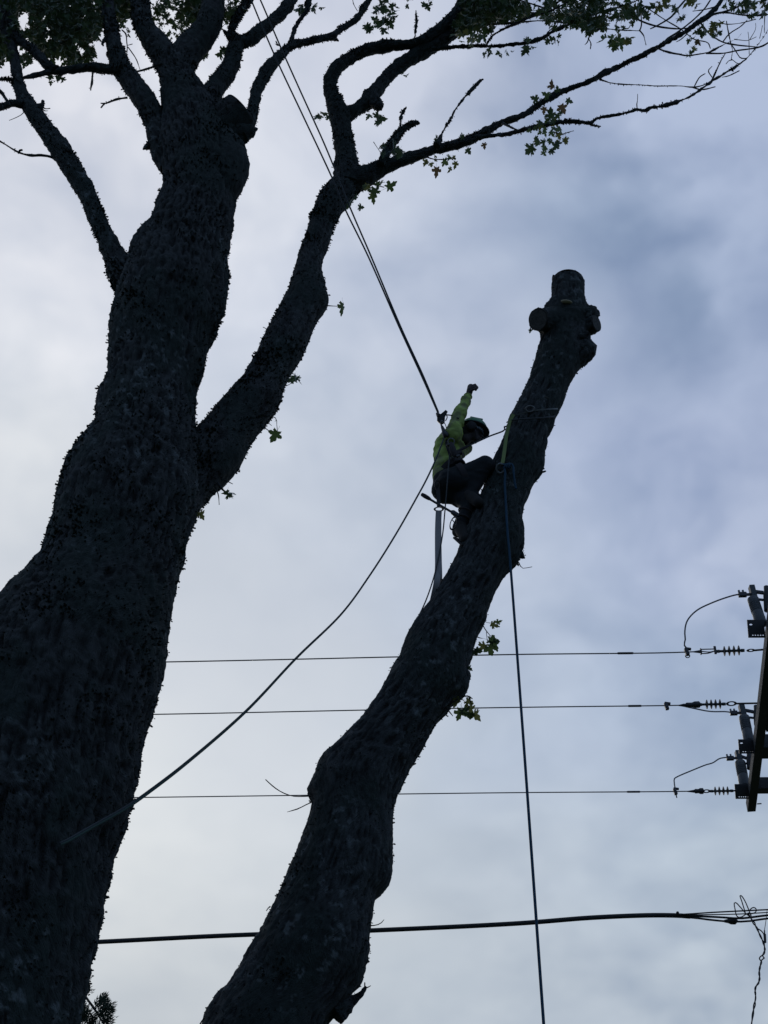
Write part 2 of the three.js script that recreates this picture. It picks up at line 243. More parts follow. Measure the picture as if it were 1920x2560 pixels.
// ---------------------------------------------------------------- the mossy maple on the left
const DA = 9, DB = 10.4;
const mapleRoot = P(-20, 2560, DA); mapleRoot.y = 0;
const maple = { pose: [], tint: [], group: thing('maple_tree', 'huge mossy maple with spreading leafy limbs, rising along the left edge', 'tree', mapleRoot), tufts: [] };
{
  const L = [[-205, 2700], [-200, 2560], [-180, 2200], [-150, 1950], [-112, 1760], [-60, 1610], [0, 1529], [33, 1504], [72, 1460], [98, 1435], [108, 1381], [123, 1341], [136, 1301], [145, 1254], [150, 1235], [157, 1199], [166, 1174], [188, 1145], [213, 1130], [231, 1094], [244, 1074], [239, 1036], [242, 1004], [264, 975], [273, 950], [269, 917], [275, 881], [273, 837], [278, 805], [284, 790], [290, 758], [302, 725], [314, 690], [324, 648], [330, 622], [351, 604], [375, 580], [390, 550], [399, 511], [406, 469], [408, 430], [400, 393], [396, 365], [402, 320], [405, 246], [404, 217], [398, 185], [396, 169], [394, 150]];
  const R = [[196, 2700], [200, 2560], [205, 2522], [209, 2498], [215, 2473], [222, 2449], [224, 2413], [231, 2384], [241, 2360], [242, 2317], [252, 2288], [257, 2252], [265, 2199], [270, 2182], [277, 2131], [292, 2101], [304, 2067], [318, 2043], [319, 2016], [327, 1992], [335, 1953], [345, 1914], [350, 1872], [360, 1829], [374, 1790], [389, 1746], [398, 1706], [407, 1663], [416, 1630], [416, 1594], [421, 1554], [429, 1515], [439, 1468], [450, 1413], [462, 1380], [467, 1335], [478, 1300], [490, 1277], [494, 1240], [492, 1180], [492, 1120], [492, 1075], [490, 1047], [486, 1007], [486, 975], [494, 946], [506, 917], [514, 881], [521, 845], [541, 819], [546, 783], [562, 758], [566, 728], [570, 686], [569, 626], [577, 580], [583, 541], [587, 505], [590, 472], [588, 430], [584, 390], [575, 350], [560, 320], [545, 285], [530, 250], [503, 217], [478, 188], [468, 172], [480, 150]];
  const o = { tree: maple, density: 330 };
  const br = (st, more = {}, parent = maple.group, name = 'branch') => part(name, limb(st, { ...o, ...more }), barkMat, parent);
  const trunk = part('trunk', limb(rooted(edges(() => DA, L, R, 2690, 152, 200), 0.35, 0.5), { ...o, ring: 200, step: 0.017, bark: 0.03, lump: 0.03, shag: 0.009, density: 460 }), barkMat, maple.group);
  // great right-hand limb
  const LF = [[330, 1330], [370, 1240], [430, 1160], [499, 1081], [521, 1057], [542, 1027], [563, 1003], [592, 969], [616, 933], [635, 904], [654, 860], [671, 824], [698, 774], [724, 728], [731, 696], [741, 653], [747, 637], [756, 605], [775, 550], [804, 480], [828, 457], [843, 438], [848, 420]];
  const RF = [[470, 1330], [493, 1277], [515, 1241], [536, 1217], [563, 1193], [593, 1163], [611, 1133], [629, 1096], [650, 1063], [671, 1042], [695, 1006], [700, 995], [712, 959], [727, 928], [739, 911], [756, 882], [772, 846], [784, 812], [801, 778], [817, 762], [820, 749], [815, 728], [809, 699], [804, 672], [807, 650], [812, 637], [824, 606], [836, 560], [848, 531], [863, 512], [874, 500], [887, 482], [893, 450], [893, 420]];
  const big = br(edges((y) => mix(9.1, 10.02, (1330 - y) / 890), LF, RF, 1328, 424, 90), { ring: 110, step: 0.017, bark: 0.012, lump: 0.018, shag: 0.008, density: 520 });
  const m = { ring: 44, step: 0.02, bark: 0.008, shag: 0.012, density: 800 }, s = { ring: 20, step: 0.02, bark: 0.003, shag: 0.012, density: 1400 }, t = { ring: 10, step: 0.03, bark: 0, lump: 0.002, shag: 0.004, density: 700 }, f = { ring: 7, step: 0.04, bark: 0, lump: 0, shag: 0.002, density: 0 };
  // limbs out of the top of the right-hand limb
  br(line(10.0, 10.1, [868, 470, 72], [868, 425, 64], [863, 380, 54], [857, 340, 53], [852, 305, 55], [849, 285, 58], [840, 262, 50], [828, 235, 38], [825, 210, 35], [833, 182, 36], [852, 160, 36], [880, 142, 34], [920, 124, 34], [960, 116, 32], [1000, 113, 30], [1040, 108, 28], [1070, 92, 28], [1100, 70, 28], [1125, 45, 28], [1150, 15, 28], [1175, -30, 26], [1215, -110, 20]), m);
  br(line(10.05, 10.3, [852, 300, 40], [872, 285, 40], [895, 271, 36], [920, 254, 40], [940, 228, 36], [965, 197, 34], [990, 171, 36], [1025, 147, 38], [1065, 124, 40], [1100, 103, 40], [1130, 80, 40], [1160, 48, 38], [1190, 12, 34], [1225, -35, 30], [1270, -110, 22]), m);
  br(line(10.1, 10.0, [920, 238, 42], [938, 256, 38], [949, 268, 26]), m, maple.group, 'knot');
  const right = br(line(10.0, 9.3, [858, 462, 66], [905, 444, 60], [945, 424, 46], [985, 407, 34], [1035, 391, 32], [1085, 375, 28], [1135, 363, 27], [1180, 347, 31], [1212, 331, 30], [1231, 320, 24], [1248, 309, 19], [1284, 297, 18], [1316, 284, 18], [1345, 263, 18], [1369, 248, 18], [1393, 236, 17], [1422, 222, 16], [1465, 207, 14], [1489, 196, 15], [1513, 183, 15], [1550, 165, 15], [1586, 147, 14], [1621, 130, 15], [1645, 118, 15], [1669, 104, 15], [1713, 80, 14], [1742, 58, 15], [1766, 42, 15], [1785, 24, 14], [1802, 5, 12], [1828, -35, 10], [1860, -90, 7]), { ...m, ring: 30, density: 900 });
  br(line(9.42, 8.9, [1190, 344, 22], [1212, 341, 16], [1236, 338, 13], [1272, 335, 13], [1309, 324, 14], [1345, 316, 15], [1381, 309, 14], [1417, 304, 14], [1453, 306, 14], [1477, 308, 12], [1489, 298, 11], [1526, 289, 11], [1562, 283, 11], [1590, 275, 11], [1616, 276, 12], [1631, 268, 11], [1660, 265, 9], [1689, 256, 9], [1718, 245, 9], [1737, 234, 9], [1761, 217, 9], [1780, 203, 9], [1804, 188, 8], [1833, 171, 8], [1858, 154, 7], [1877, 135, 6], [1894, 113, 5], [1911, 89, 4], [1925, 66, 4], [1950, 25, 3]), { ...s, ring: 16, density: 1100 });
  br(line(9.85, 9.85, [950, 412, 26], [960, 396, 27], [968, 378, 27], [988, 347, 25], [1004, 326, 21], [1021, 313, 20], [1035, 309, 16], [1048, 308, 9]), s);
  br(line(9.85, 9.85, [1000, 326, 8], [1001, 305, 7], [1003, 290, 8], [1007, 280, 12], [1015, 267, 6]), s);
  br(line(9.72, 9.65, [1092, 366, 20], [1099, 350, 15], [1107, 330, 9], [1124, 301, 9], [1141, 270, 8], [1164, 241, 8], [1173, 231, 13], [1188, 215, 14], [1200, 203, 12], [1207, 198, 8]), { ...s, density: 900 });
  br(line(9.9, 9.9, [1038, 108, 6], [1037, 94, 5], [1039, 75, 9], [1041, 48, 10], [1040, 27, 5]), s);
  br(line(10.1, 9.8, [1080, 124, 16], [1100, 120, 14], [1130, 118, 13], [1165, 116, 12], [1201, 114, 12], [1237, 116, 11], [1274, 112, 12], [1310, 108, 12], [1333, 104, 12], [1357, 94, 11], [1386, 77, 11], [1417, 63, 10], [1453, 48, 10], [1501, 29, 9], [1550, 17, 8], [1590, 2, 6], [1640, -30, 5]), s);
  br(line(9.95, 9.8, [1215, 114, 9], [1229, 92, 9], [1260, 72, 9], [1292, 58, 9], [1333, 36, 10], [1369, 19, 9], [1393, 7, 8], [1440, -25, 7]), s);
  br(line(10.15, 9.9, [1120, 98, 14], [1150, 78, 13], [1200, 62, 11], [1250, 59, 9], [1290, 57, 8], [1328, 53, 6], [1354, 52, 5], [1393, 55, 6], [1420, 58, 5], [1465, 65, 5], [1501, 70, 5], [1550, 75, 5], [1600, 77, 4]), t);
  for (const p of [[[1598, 78, 4], [1603, 67, 4], [1603, 40, 3], [1600, 10, 3]], [[1600, 77, 4], [1609, 89, 3], [1612, 100, 2], [1615, 112, 2]], [[1290, -4, 5], [1304, 2, 5], [1330, 10, 4], [1357, 19, 4]], [[1270, 66, 5], [1320, 46, 5], [1376, 27, 5], [1420, 5, 4]],
    [[1380, 330, 7], [1407, 335, 6], [1420, 331, 5], [1434, 327, 5]], [[1470, 306, 9], [1482, 313, 9], [1501, 316, 6]], [[1256, 308, 10], [1267, 313, 8], [1290, 324, 7]], [[1499, 198, 8], [1510, 202, 6], [1526, 207, 5], [1562, 211, 5], [1598, 212, 5], [1641, 215, 5], [1701, 215, 5], [1730, 218, 5], [1751, 215, 5], [1780, 203, 5]], [[1730, 218, 4], [1756, 224, 4], [1788, 217, 3]], [[1735, 218, 3], [1749, 193, 3], [1763, 184, 3]],
    [[1775, 208, 8], [1781, 198, 7], [1792, 174, 6], [1804, 149, 5], [1813, 134, 5]], [[1780, 193, 3], [1771, 177, 3], [1780, 166, 2]], [[1640, 118, 8], [1652, 124, 7], [1669, 130, 8], [1694, 135, 7], [1720, 139, 7], [1749, 135, 6], [1773, 130, 5], [1797, 118, 5], [1821, 106, 4], [1843, 96, 3], [1853, 84, 3]], [[1765, 133, 5], [1809, 133, 4], [1845, 126, 4], [1882, 121, 4], [1906, 115, 4], [1925, 104, 4], [1950, 90, 3]],
    [[1560, 28, 6], [1573, 36, 5], [1604, 53, 5], [1636, 64, 5], [1669, 70, 5], [1701, 72, 4], [1722, 70, 3]], [[1600, 8, 3], [1624, 24, 3], [1665, 51, 3], [1701, 72, 3], [1720, 87, 3], [1737, 99, 3], [1768, 106, 3], [1776, 121, 3]], [[1730, -20, 5], [1713, 0, 5], [1694, 22, 5], [1677, 43, 5], [1641, 65, 4], [1626, 72, 3]], [[1790, -20, 4], [1776, 0, 4], [1761, 22, 4], [1732, 51, 4], [1689, 84, 5], [1669, 97, 6], [1658, 110, 6]], [[1732, 28, 2], [1761, 24, 3], [1785, 18, 3]],
    [[1768, 46, 10], [1783, 36, 9], [1809, 31, 8], [1845, 36, 6], [1882, 39, 6], [1925, 36, 5], [1970, 34, 4]], [[1805, 31, 6], [1840, 19, 5], [1857, 7, 4], [1880, -15, 3]], [[1752, 58, 5], [1761, 70, 5], [1776, 87, 4], [1790, 96, 4], [1809, 106, 4], [1845, 113, 4], [1889, 117, 3]], [[1816, 53, 3], [1820, 75, 3], [1826, 104, 3], [1831, 125, 2], [1828, 149, 2]], [[1806, 106, 4], [1824, 84, 3], [1853, 65, 3], [1868, 50, 2]], [[1836, 98, 3], [1850, 100, 2], [1870, 101, 2], [1891, 92, 2]], [[1873, 135, 2], [1872, 96, 2], [1870, 80, 2]], [[1866, 146, 3], [1850, 144, 3], [1841, 130, 3], [1824, 104, 2]], [[1829, 148, 2], [1848, 159, 3], [1858, 152, 3]], [[1815, 160, 2], [1822, 152, 2], [1832, 150, 2]], [[1875, 98, 2], [1889, 72, 2], [1889, 58, 2]], [[1899, 96, 2], [1903, 80, 2], [1906, 64, 2]], [[1911, 82, 2], [1911, 60, 2], [1912, 40, 2]], [[1718, 85, 3], [1700, 100, 3], [1690, 105, 2]], [[1797, 50, 2], [1812, 60, 2], [1850, 58, 2], [1890, 48, 2]], [[1594, 277, 3], [1592, 262, 3], [1594, 248, 2], [1594, 235, 2]], [[1848, 177, 3], [1820, 190, 3], [1805, 193, 2]], [[1392, 52, 4], [1384, 68, 3], [1370, 80, 3], [1366, 86, 2]], [[1500, 72, 4], [1480, 78, 4], [1472, 95, 4], [1468, 106, 3], [1462, 112, 2]], [[1470, 95, 3], [1477, 108, 3], [1476, 122, 3]], [[1560, 72, 3], [1572, 70, 3], [1576, 62, 2]], [[895, 383, 2], [880, 362, 2], [868, 345, 2]], [[956, 388, 2], [945, 372, 2], [934, 355, 2]], [[881, -6, 2], [884, 10, 2], [894, 28, 2]]]) br(line(p[0][0] < 1000 ? 9.6 : 9.4, p[0][0] < 1000 ? 9.6 : 9.2, ...p), p[0][2] > 6 ? t : f, maple.group, 'twig');
  // left-hand limbs
  const left = br(line(9, 8.8, [345, 750, 96], [330, 722, 88], [308, 685, 74], [278, 622, 58], [256, 575, 52], [238, 535, 50], [222, 495, 50], [200, 455, 50], [176, 415, 52], [150, 375, 54], [125, 340, 50], [100, 305, 48], [80, 275, 46], [62, 250, 44], [50, 220, 37], [43, 185, 32], [36, 150, 31], [28, 115, 31], [18, 80, 31], [8, 30, 29], [0, -30, 26], [-15, -110, 20]), { ...m, ring: 56 });
  br(line(8.85, 8.8, [150, 366, 22], [163, 368, 18], [172, 376, 12]), s, maple.group, 'knot');
  br(line(8.85, 8.8, [82, 272, 30], [97, 268, 26], [106, 259, 14], [107, 252, 13]), s, maple.group, 'knot');
  br(line(8.85, 8.75, [56, 258, 34], [34, 258, 28], [12, 265, 24], [-15, 277, 20], [-60, 300, 16]), s); br(line(8.83, 8.75, [22, 256, 14], [13, 246, 12], [6, 234, 11], [-12, 218, 10]), s);
  for (const p of [[[132, 393, 9], [118, 390, 8], [100, 388, 10], [82, 389, 10], [55, 384, 8], [35, 375, 8], [15, 362, 6], [0, 353, 7], [-25, 342, 5]], [[46, 384, 5], [49, 377, 6], [55, 375, 5]], [[106, 268, 4], [115, 272, 3], [125, 271, 3]], [[105, 272, 4], [112, 277, 3], [120, 277, 2]], [[62, 278, 3], [53, 287, 2], [40, 294, 2], [23, 301, 2]]]) br(line(8.85, 8.8, ...p), p[0][2] > 5 ? t : f, maple.group, 'twig');
  br(line(9, 8.9, [424, 425, 46], [408, 388, 60], [397, 352, 60], [391, 322, 56], [385, 297, 53], [376, 273, 56], [362, 250, 60], [346, 228, 57], [319, 194, 56], [301, 166, 51], [291, 135, 43], [283, 100, 39], [276, 60, 37], [269, 10, 35], [262, -60, 30], [250, -140, 22]), { ...m, ring: 52 });
  br(line(9, 9, [396, 352, 46], [379, 362, 32], [366, 369, 18], [358, 373, 7]), m, maple.group, 'knot');
  br(line(8.92, 8.8, [310, 182, 38], [290, 176, 32], [268, 173, 31], [230, 168, 30], [190, 172, 28], [150, 177, 25], [122, 180, 22], [95, 187, 17], [60, 195, 15], [25, 198, 12], [-40, 201, 10]), { ...s, ring: 28 });
  br(line(8.85, 8.7, [140, 176, 24], [118, 162, 26], [96, 138, 27], [78, 122, 26], [58, 108, 24], [40, 92, 22], [25, 60, 20], [15, 10, 18], [5, -60, 14]), { ...s, ring: 26 });
  for (const p of [[[232, 180, 7], [231, 190, 7], [230, 205, 10], [228, 216, 8], [226, 227, 4]], [[318, 244, 9], [306, 246, 7], [295, 247, 10], [284, 251, 8], [272, 256, 7], [260, 259, 6], [252, 258, 5]], [[262, 259, 5], [257, 264, 4], [253, 269, 4]], [[325, 187, 7], [340, 180, 7], [362, 174, 8], [380, 168, 8], [400, 161, 9], [412, 156, 9]], [[305, 75, 4], [314, 84, 4], [317, 105, 3], [318, 120, 3], [316, 145, 2]], [[317, 114, 2], [331, 110, 2]], [[320, 118, 3], [331, 133, 3], [341, 149, 3], [350, 174, 2]], [[276, 88, 12], [262, 100, 12], [256, 108, 9], [258, 114, 6]]]) br(line(8.95, 8.9, ...p), p[0][2] > 5 ? t : f, maple.group, 'twig');
  // crown above the trunk
  br(line(9, 9.1, [445, 200, 70], [425, 165, 74], [400, 122, 68], [372, 86, 60], [358, 60, 55], [352, 30, 52], [349, 0, 50], [343, -60, 46], [330, -150, 36]), { ...m, ring: 48 });
  br(line(9, 9.1, [432, 205, 72], [446, 168, 82], [472, 126, 80], [505, 90, 72], [523, 60, 66], [530, 25, 63], [534, -20, 60], [540, -90, 52], [550, -170, 40]), { ...m, ring: 52 });
  br(line(9.05, 9.4, [500, 300, 54], [515, 262, 60], [531, 230, 54], [555, 196, 49], [577, 162, 47], [586, 130, 44], [593, 110, 40], [618, 102, 34], [645, 81, 34], [672, 60, 34], [700, 36, 32], [722, 8, 30], [745, -30, 28], [795, -100, 22]), { ...m, ring: 38 });
  br(line(9.3, 9.35, [590, 118, 34], [582, 95, 26], [578, 80, 21], [587, 55, 22], [601, 30, 24], [620, 3, 26], [652, -45, 24], [690, -110, 18]), { ...s, ring: 26 });
  br(line(9.28, 9.28, [578, 100, 20], [566, 86, 14], [555, 71, 5]), s, maple.group, 'knot');
  br(line(9.05, 9.5, [600, 345, 46], [617, 318, 46], [627, 294, 39], [633, 268, 32], [640, 235, 31], [652, 202, 34], [668, 176, 34], [695, 144, 32], [722, 119, 28], [750, 108, 23], [790, 99, 21], [830, 89, 21], [857, 70, 18], [885, 52, 20], [910, 20, 18], [935, -20, 16], [980, -90, 12]), { ...m, ring: 32 });
  br(line(9.06, 9.06, [570, 336, 84], [600, 334, 66], [624, 328, 42], [641, 322, 16]), m, maple.group, 'knot');
  for (const p of [[[726, 110, 20], [729, 100, 17], [733, 85, 13], [742, 62, 13], [755, 42, 15], [767, 25, 17], [771, 5, 16], [776, -45, 12]], [[826, 92, 12], [838, 97, 12], [846, 102, 8]], [[700, 115, 8], [694, 111, 6], [690, 103, 5]], [[700, 114, 6], [692, 112, 4], [687, 109, 3]]]) br(line(9.4, 9.4, ...p), s);
  // sawn-off stub with its flat cut
  const st = line(9.15, 8.97, [505, 372, 120], [540, 330, 118], [572, 302, 104], [602, 276, 96]);
  const stub = part('branch_stub', limb(st, { ...o, ring: 60, step: 0.02, bark: 0.01, lump: 0.015, shag: 0.006, cut: true }), barkMat, maple.group);
  const e = st[3], tn = e.p.clone().sub(st[2].p).normalize(), disc = new THREE.CylinderGeometry(e.r * 0.97, e.r * 1.01, 0.012, 40); disc.applyQuaternion(new THREE.Quaternion().setFromUnitVectors(V(0, 1, 0), tn)).translate(e.p.x + tn.x * 0.004, e.p.y + tn.y * 0.004, e.p.z + tn.z * 0.004); part('sawn_face', disc, woodMat, stub);
  // burl on the right flank below the stub
  br(line(8.95, 8.95, [534, 500, 70], [560, 458, 98], [571, 420, 106], [567, 384, 100], [548, 345, 80]), { ring: 60, step: 0.02, bark: 0.01, lump: 0.02, shag: 0.006, density: 300 }, maple.group, 'burl');

  // leaves one can pick out
  const F = (x, y, s, roll, mi, yaw, pitch, D = 9.4) => facingLeaf(maple, x, y, D, s, roll, mi, yaw, pitch);
  F(694, 1078, 40, 2.6, 0, 0.3, 0.2, 9.2); F(858, 758, 40, 3.0, 1, 1.1, 0.1, 9.35); F(500, 1280, 30, 3.5, 2, 0.5, 0.4, 9.05); F(938, 470, 34, 3.0, 4, 0.2, 0.2, 9.6); F(968, 470, 38, 5.2, 0, 0.3, 0.3, 9.6); F(930, 485, 32, 3.4, 1, 0.3, 0.2, 9.6); F(925, 466, 26, 2.0, 2, 0.6, 0.3, 9.6);
  F(1092, 418, 32, 3.1, 3, 0.2, 0.2, 9.5); F(1070, 403, 22, 2.2, 2, 0.6, 0.6, 9.5); F(1108, 402, 26, 4.2, 1, 0.6, 0.3, 9.5); F(1122, 393, 22, 4.6, 0, 0.8, 0.2, 9.5); F(1140, 404, 24, 3.0, 2, 0.4, 0.3, 9.5); F(1128, 418, 20, 2.6, 2, 0.7, 0.5, 9.5); F(1132, 392, 18, 4, 2, 0.5, 0.5, 9.5);
  F(1211, 358, 20, 3.3, 3, 0.5, 0.4, 9.4); F(1168, 372, 22, 3.8, 4, 0.4, 0.3, 9.4); F(1160, 342, 22, 1.4, 4, 0.8, 0.3, 9.4); F(897, 518, 22, 4.6, 4, 0.6, 0.3, 9.6); F(875, 512, 20, 2.4, 4, 0.6, 0.3, 9.6);
  sprig(maple, 935, 462, 9.6, 5, 24, 22); sprig(maple, 1088, 402, 9.5, 5, 26, 18, 2); sprig(maple, 745, 948 - 0, 9.35, 0, 1, 1);
  sprig(maple, 738, 946, 9.3, 5, 13, 22, 4); sprig(maple, 572, 1232, 9.1, 4, 15, 24, 4); sprig(maple, 690, 1050, 9.2, 1, 2, 8, 4);
  sprig(maple, 808, 288, 9.8, 5, 20, 28, 4); sprig(maple, 938, 285, 9.95, 6, 22, 26, 4); sprig(maple, 1010, 184, 9.95, 2, 8, 16, 4); sprig(maple, 970, 372, 9.6, 8, 18, 24, 4); sprig(maple, 1000, 378, 9.6, 4, 14, 22, 4); sprig(maple, 1092, 342, 9.5, 2, 9, 16, 4); sprig(maple, 880, 505, 9.6, 3, 14, 18, 4);
  for (const [x, y, s, r, mi] of [[1345, 250, 26, 1.2, 4], [1372, 240, 26, 1.0, 0], [1384, 220, 26, 0.3, 3], [1362, 268, 22, 3, 3], [1402, 262, 30, 3.6, 3], [1416, 250, 22, 4.4, 4], [1395, 230, 20, 0.2, 4]]) F(x, y, s, r, mi, rr(-0.6, 0.6), rr(-0.2, 0.6), 9.3);
  for (let i = 0; i < 34; i++) { const u = rnd(), v = rnd(); F(1322 + 90 * Math.pow(u, 0.9), 296 + 86 * v + (u > 0.7 ? -16 : 0), rr(13, 26), rr(2, 4.4), i % 5 === 3 ? 2 : i % 2 ? 0 : 4, rr(-0.7, 0.7), rr(-0.4, 0.7), 9.15 + rr(-0.15, 0.15)); }
  F(1335, 368, 36, 2.2, 4, 0.3, 0.2, 9.15); F(1380, 296, 34, 0.2, 4, 0.2, 0.3, 9.1);
  for (const [x, y, n, r, s, mi] of [[745, 15, 5, 12, 26, 4], [787, 18, 5, 12, 22, 4], [960, 20, 14, 26, 26, 4], [972, 50, 8, 14, 26, 4], [928, 66, 10, 22, 24, 4], [952, 72, 3, 10, 24, 4], [1015, 2, 5, 22, 20, 4], [1075, 4, 4, 16, 18, 4], [1165, 92, 8, 22, 24, 2], [1190, 84, 5, 18, 24, 4], [1220, 130, 4, 12, 18, 4], [1265, 130, 5, 18, 16, 4], [1318, 118, 6, 14, 20, 4], [1320, 98, 3, 9, 18, 4], [1386, 100, 7, 14, 22, 4], [1465, 70, 8, 16, 24, 4], [1535, 98, 9, 20, 26, 0], [1575, 98, 7, 12, 22, 2], [1545, 108, 4, 14, 22, 0], [1545, 60, 8, 20, 20, 4], [1600, 34, 6, 16, 20, 4], [1650, 8, 9, 20, 22, 2], [1690, 24, 5, 10, 20, 4], [1705, 45, 5, 10, 18, 4], [1734, 4, 4, 8, 28, 2], [1780, 60, 6, 12, 22, 2], [1760, 74, 5, 12, 20, 4], [1745, 75, 4, 10, 18, 4], [1795, 82, 5, 10, 20, 4], [1745, 104, 3, 8, 18, 3], [1737, 121, 2, 5, 20, 2], [1722, 140, 3, 10, 14, 4], [1725, 96, 3, 6, 16, 4], [1830, 10, 6, 16, 26, 4], [1868, 8, 8, 18, 28, 4], [1905, 15, 8, 18, 30, 4], [1890, 38, 4, 12, 20, 3], [1850, 30, 4, 12, 22, 4], [1620, 20, 5, 20, 20, 4], [1385, 60, 6, 20, 18, 4], [320, 76, 4, 10, 16, 4], [565, 130, 9, 15, 24, 4], [512, 138, 4, 8, 16, 4], [155, 190, 5, 10, 18, 4], [128, 194, 5, 12, 16, 4]]) sprig(maple, x, y, x < 1000 ? 9.3 : 9.2, n, r, s, mi);

  // the mass of the crown, beyond counting
  const { pose, tint } = maple, holes = [[58, 44, 24], [62, 62, 20], [60, 98, 18], [122, 96, 15], [212, 42, 14], [243, 12, 8], [178, 12, 10], [150, 148, 22], [190, 108, 14], [205, 130, 16], [312, 95, 14], [18, 150, 12], [430, 25, 16], [420, 70, 14], [1460, 40, 10], [1240, 60, 10], [1300, 14, 14]];
  const puff = (x, y, rx, ry, n, D0, D1, size, skip) => { for (let i = 0; i < n; i++) { const a = rr(0, 6.283), r = Math.sqrt(rnd()), px = x + Math.cos(a) * r * rx, py = y + Math.sin(a) * r * ry, D = rr(D0, D1); if (skip && holes.some(([hx, hy, hr]) => Math.hypot(px - hx, py - hy) < hr * rr(0.6, 1.15))) continue; const p = P(px, py, D), s = size * rr(0.6, 1.2) * pxSize(p); pose.push(leafPose(p, s, 0.5)); const b = rr(0.7, 1.3); tint.push([0.035 * b * rr(0.8, 1.3), 0.062 * b, 0.02 * b]); } };
  for (let i = 0; i < 26; i++) puff(rr(60, 270), rr(-20, 90), 44, 34, 92, 8.7, 10.6, 18, true);
  for (let i = 0; i < 11; i++) puff(rr(-20, 60), rr(-20, 125), 36, 32, 70, 8.6, 10.2, 22, true);
  for (let i = 0; i < 9; i++) puff(rr(90, 220), rr(60, 140), 36, 26, 62, 8.8, 10.2, 20, true);
  for (let i = 0; i < 12; i++) puff(rr(115, 235), rr(100, 146), 28, 16, 40, 8.9, 10, 20, true);
  for (let i = 0; i < 4; i++) puff(rr(-10, 22), rr(120, 160), 20, 16, 26, 8.7, 9.6, 20, true);
  for (let i = 0; i < 4; i++) puff(rr(52, 75), rr(135, 150), 16, 12, 12, 8.9, 9.6, 18, false);
  for (let i = 0; i < 6; i++) puff(rr(250, 345), rr(-20, 50), 34, 28, 75, 9, 10.6, 22, true);
  for (let i = 0; i < 9; i++) puff(rr(395, 475), rr(0, 78), 40, 26, 44, 9.6, 10.8, 14, true);
  for (let i = 0; i < 4; i++) puff(rr(470, 500), rr(0, 40), 26, 30, 45, 9.4, 10.4, 22, false);
  for (let i = 0; i < 4; i++) puff(rr(565, 600), rr(-10, 40), 22, 20, 24, 9.2, 10, 18, false);
  for (let i = 0; i < 13; i++) puff(rr(1180, 1300), rr(-10, 60), 36, 22, 58, 9.4, 10.8, 20, true);
  for (let i = 0; i < 8; i++) puff(rr(1140, 1200), rr(10, 80), 24, 18, 34, 9.7, 10.6, 22, true);
  for (let i = 0; i < 11; i++) puff(rr(1370, 1500), rr(-10, 48), 34, 24, 42, 9.2, 10.4, 18, true);
  for (let i = 0; i < 5; i++) puff(rr(1420, 1500), rr(40, 66), 26, 16, 26, 9.2, 10.2, 22, false);
  for (let i = 0; i < 5; i++) puff(rr(1520, 1600), rr(0, 40), 30, 20, 16, 9.1, 10, 20, false);
  for (let i = 0; i < 26; i++) puff(rr(-200, 1750), rr(-420, -60), 130, 90, 190, 8, 12, 26, false);   // above the frame
  const im = new THREE.InstancedMesh(LEAVES[1], foliageMat, pose.length); im.name = 'foliage'; tag(im, null, null, null, 'stuff');
  const inv = new THREE.Matrix4().makeTranslation(-maple.group.position.x, -maple.group.position.y, -maple.group.position.z);
  pose.forEach((q, i) => { im.setMatrixAt(i, q.premultiply(inv)); im.setColorAt(i, new THREE.Color().setRGB(...tint[i])); }); im.castShadow = im.receiveShadow = true; maple.group.add(im);
  // thin shoots and twigs on the big limb
  for (const p of [[[812, 764, 3], [832, 765, 2], [855, 766, 2]], [[678, 1040, 3], [690, 1046, 2], [692, 1062, 2], [694, 1080, 2]], [[664, 1050, 3], [672, 1058, 3], [679, 1064, 2]], [[652, 1062, 8], [656, 1069, 6], [658, 1071, 4]], [[660, 1068, 3], [668, 1074, 3], [674, 1078, 2]], [[552, 1198, 5], [565, 1202, 3], [582, 1210, 2]], [[544, 1208, 8], [555, 1222, 7], [562, 1230, 4]], [[538, 1216, 3], [546, 1238, 3], [548, 1262, 2]], [[484, 1292, 4], [494, 1290, 3], [502, 1286, 2]], [[672, 826, 3], [664, 821, 2], [658, 818, 2]], [[710, 966, 3], [722, 962, 2], [728, 958, 2]], [[915, 455, 3], [935, 462, 2], [960, 468, 2]], [[1060, 390, 3], [1085, 398, 3], [1120, 398, 2], [1140, 396, 2]], [[568, 690, 3], [574, 690, 2], [579, 690, 2]]]) br(line(9.2 + (p[0][1] < 800 ? 0.25 : 0), 9.2 + (p[0][1] < 800 ? 0.25 : 0), ...p), f, maple.group, 'twig');
  mossOn(maple, 0.0175);
}

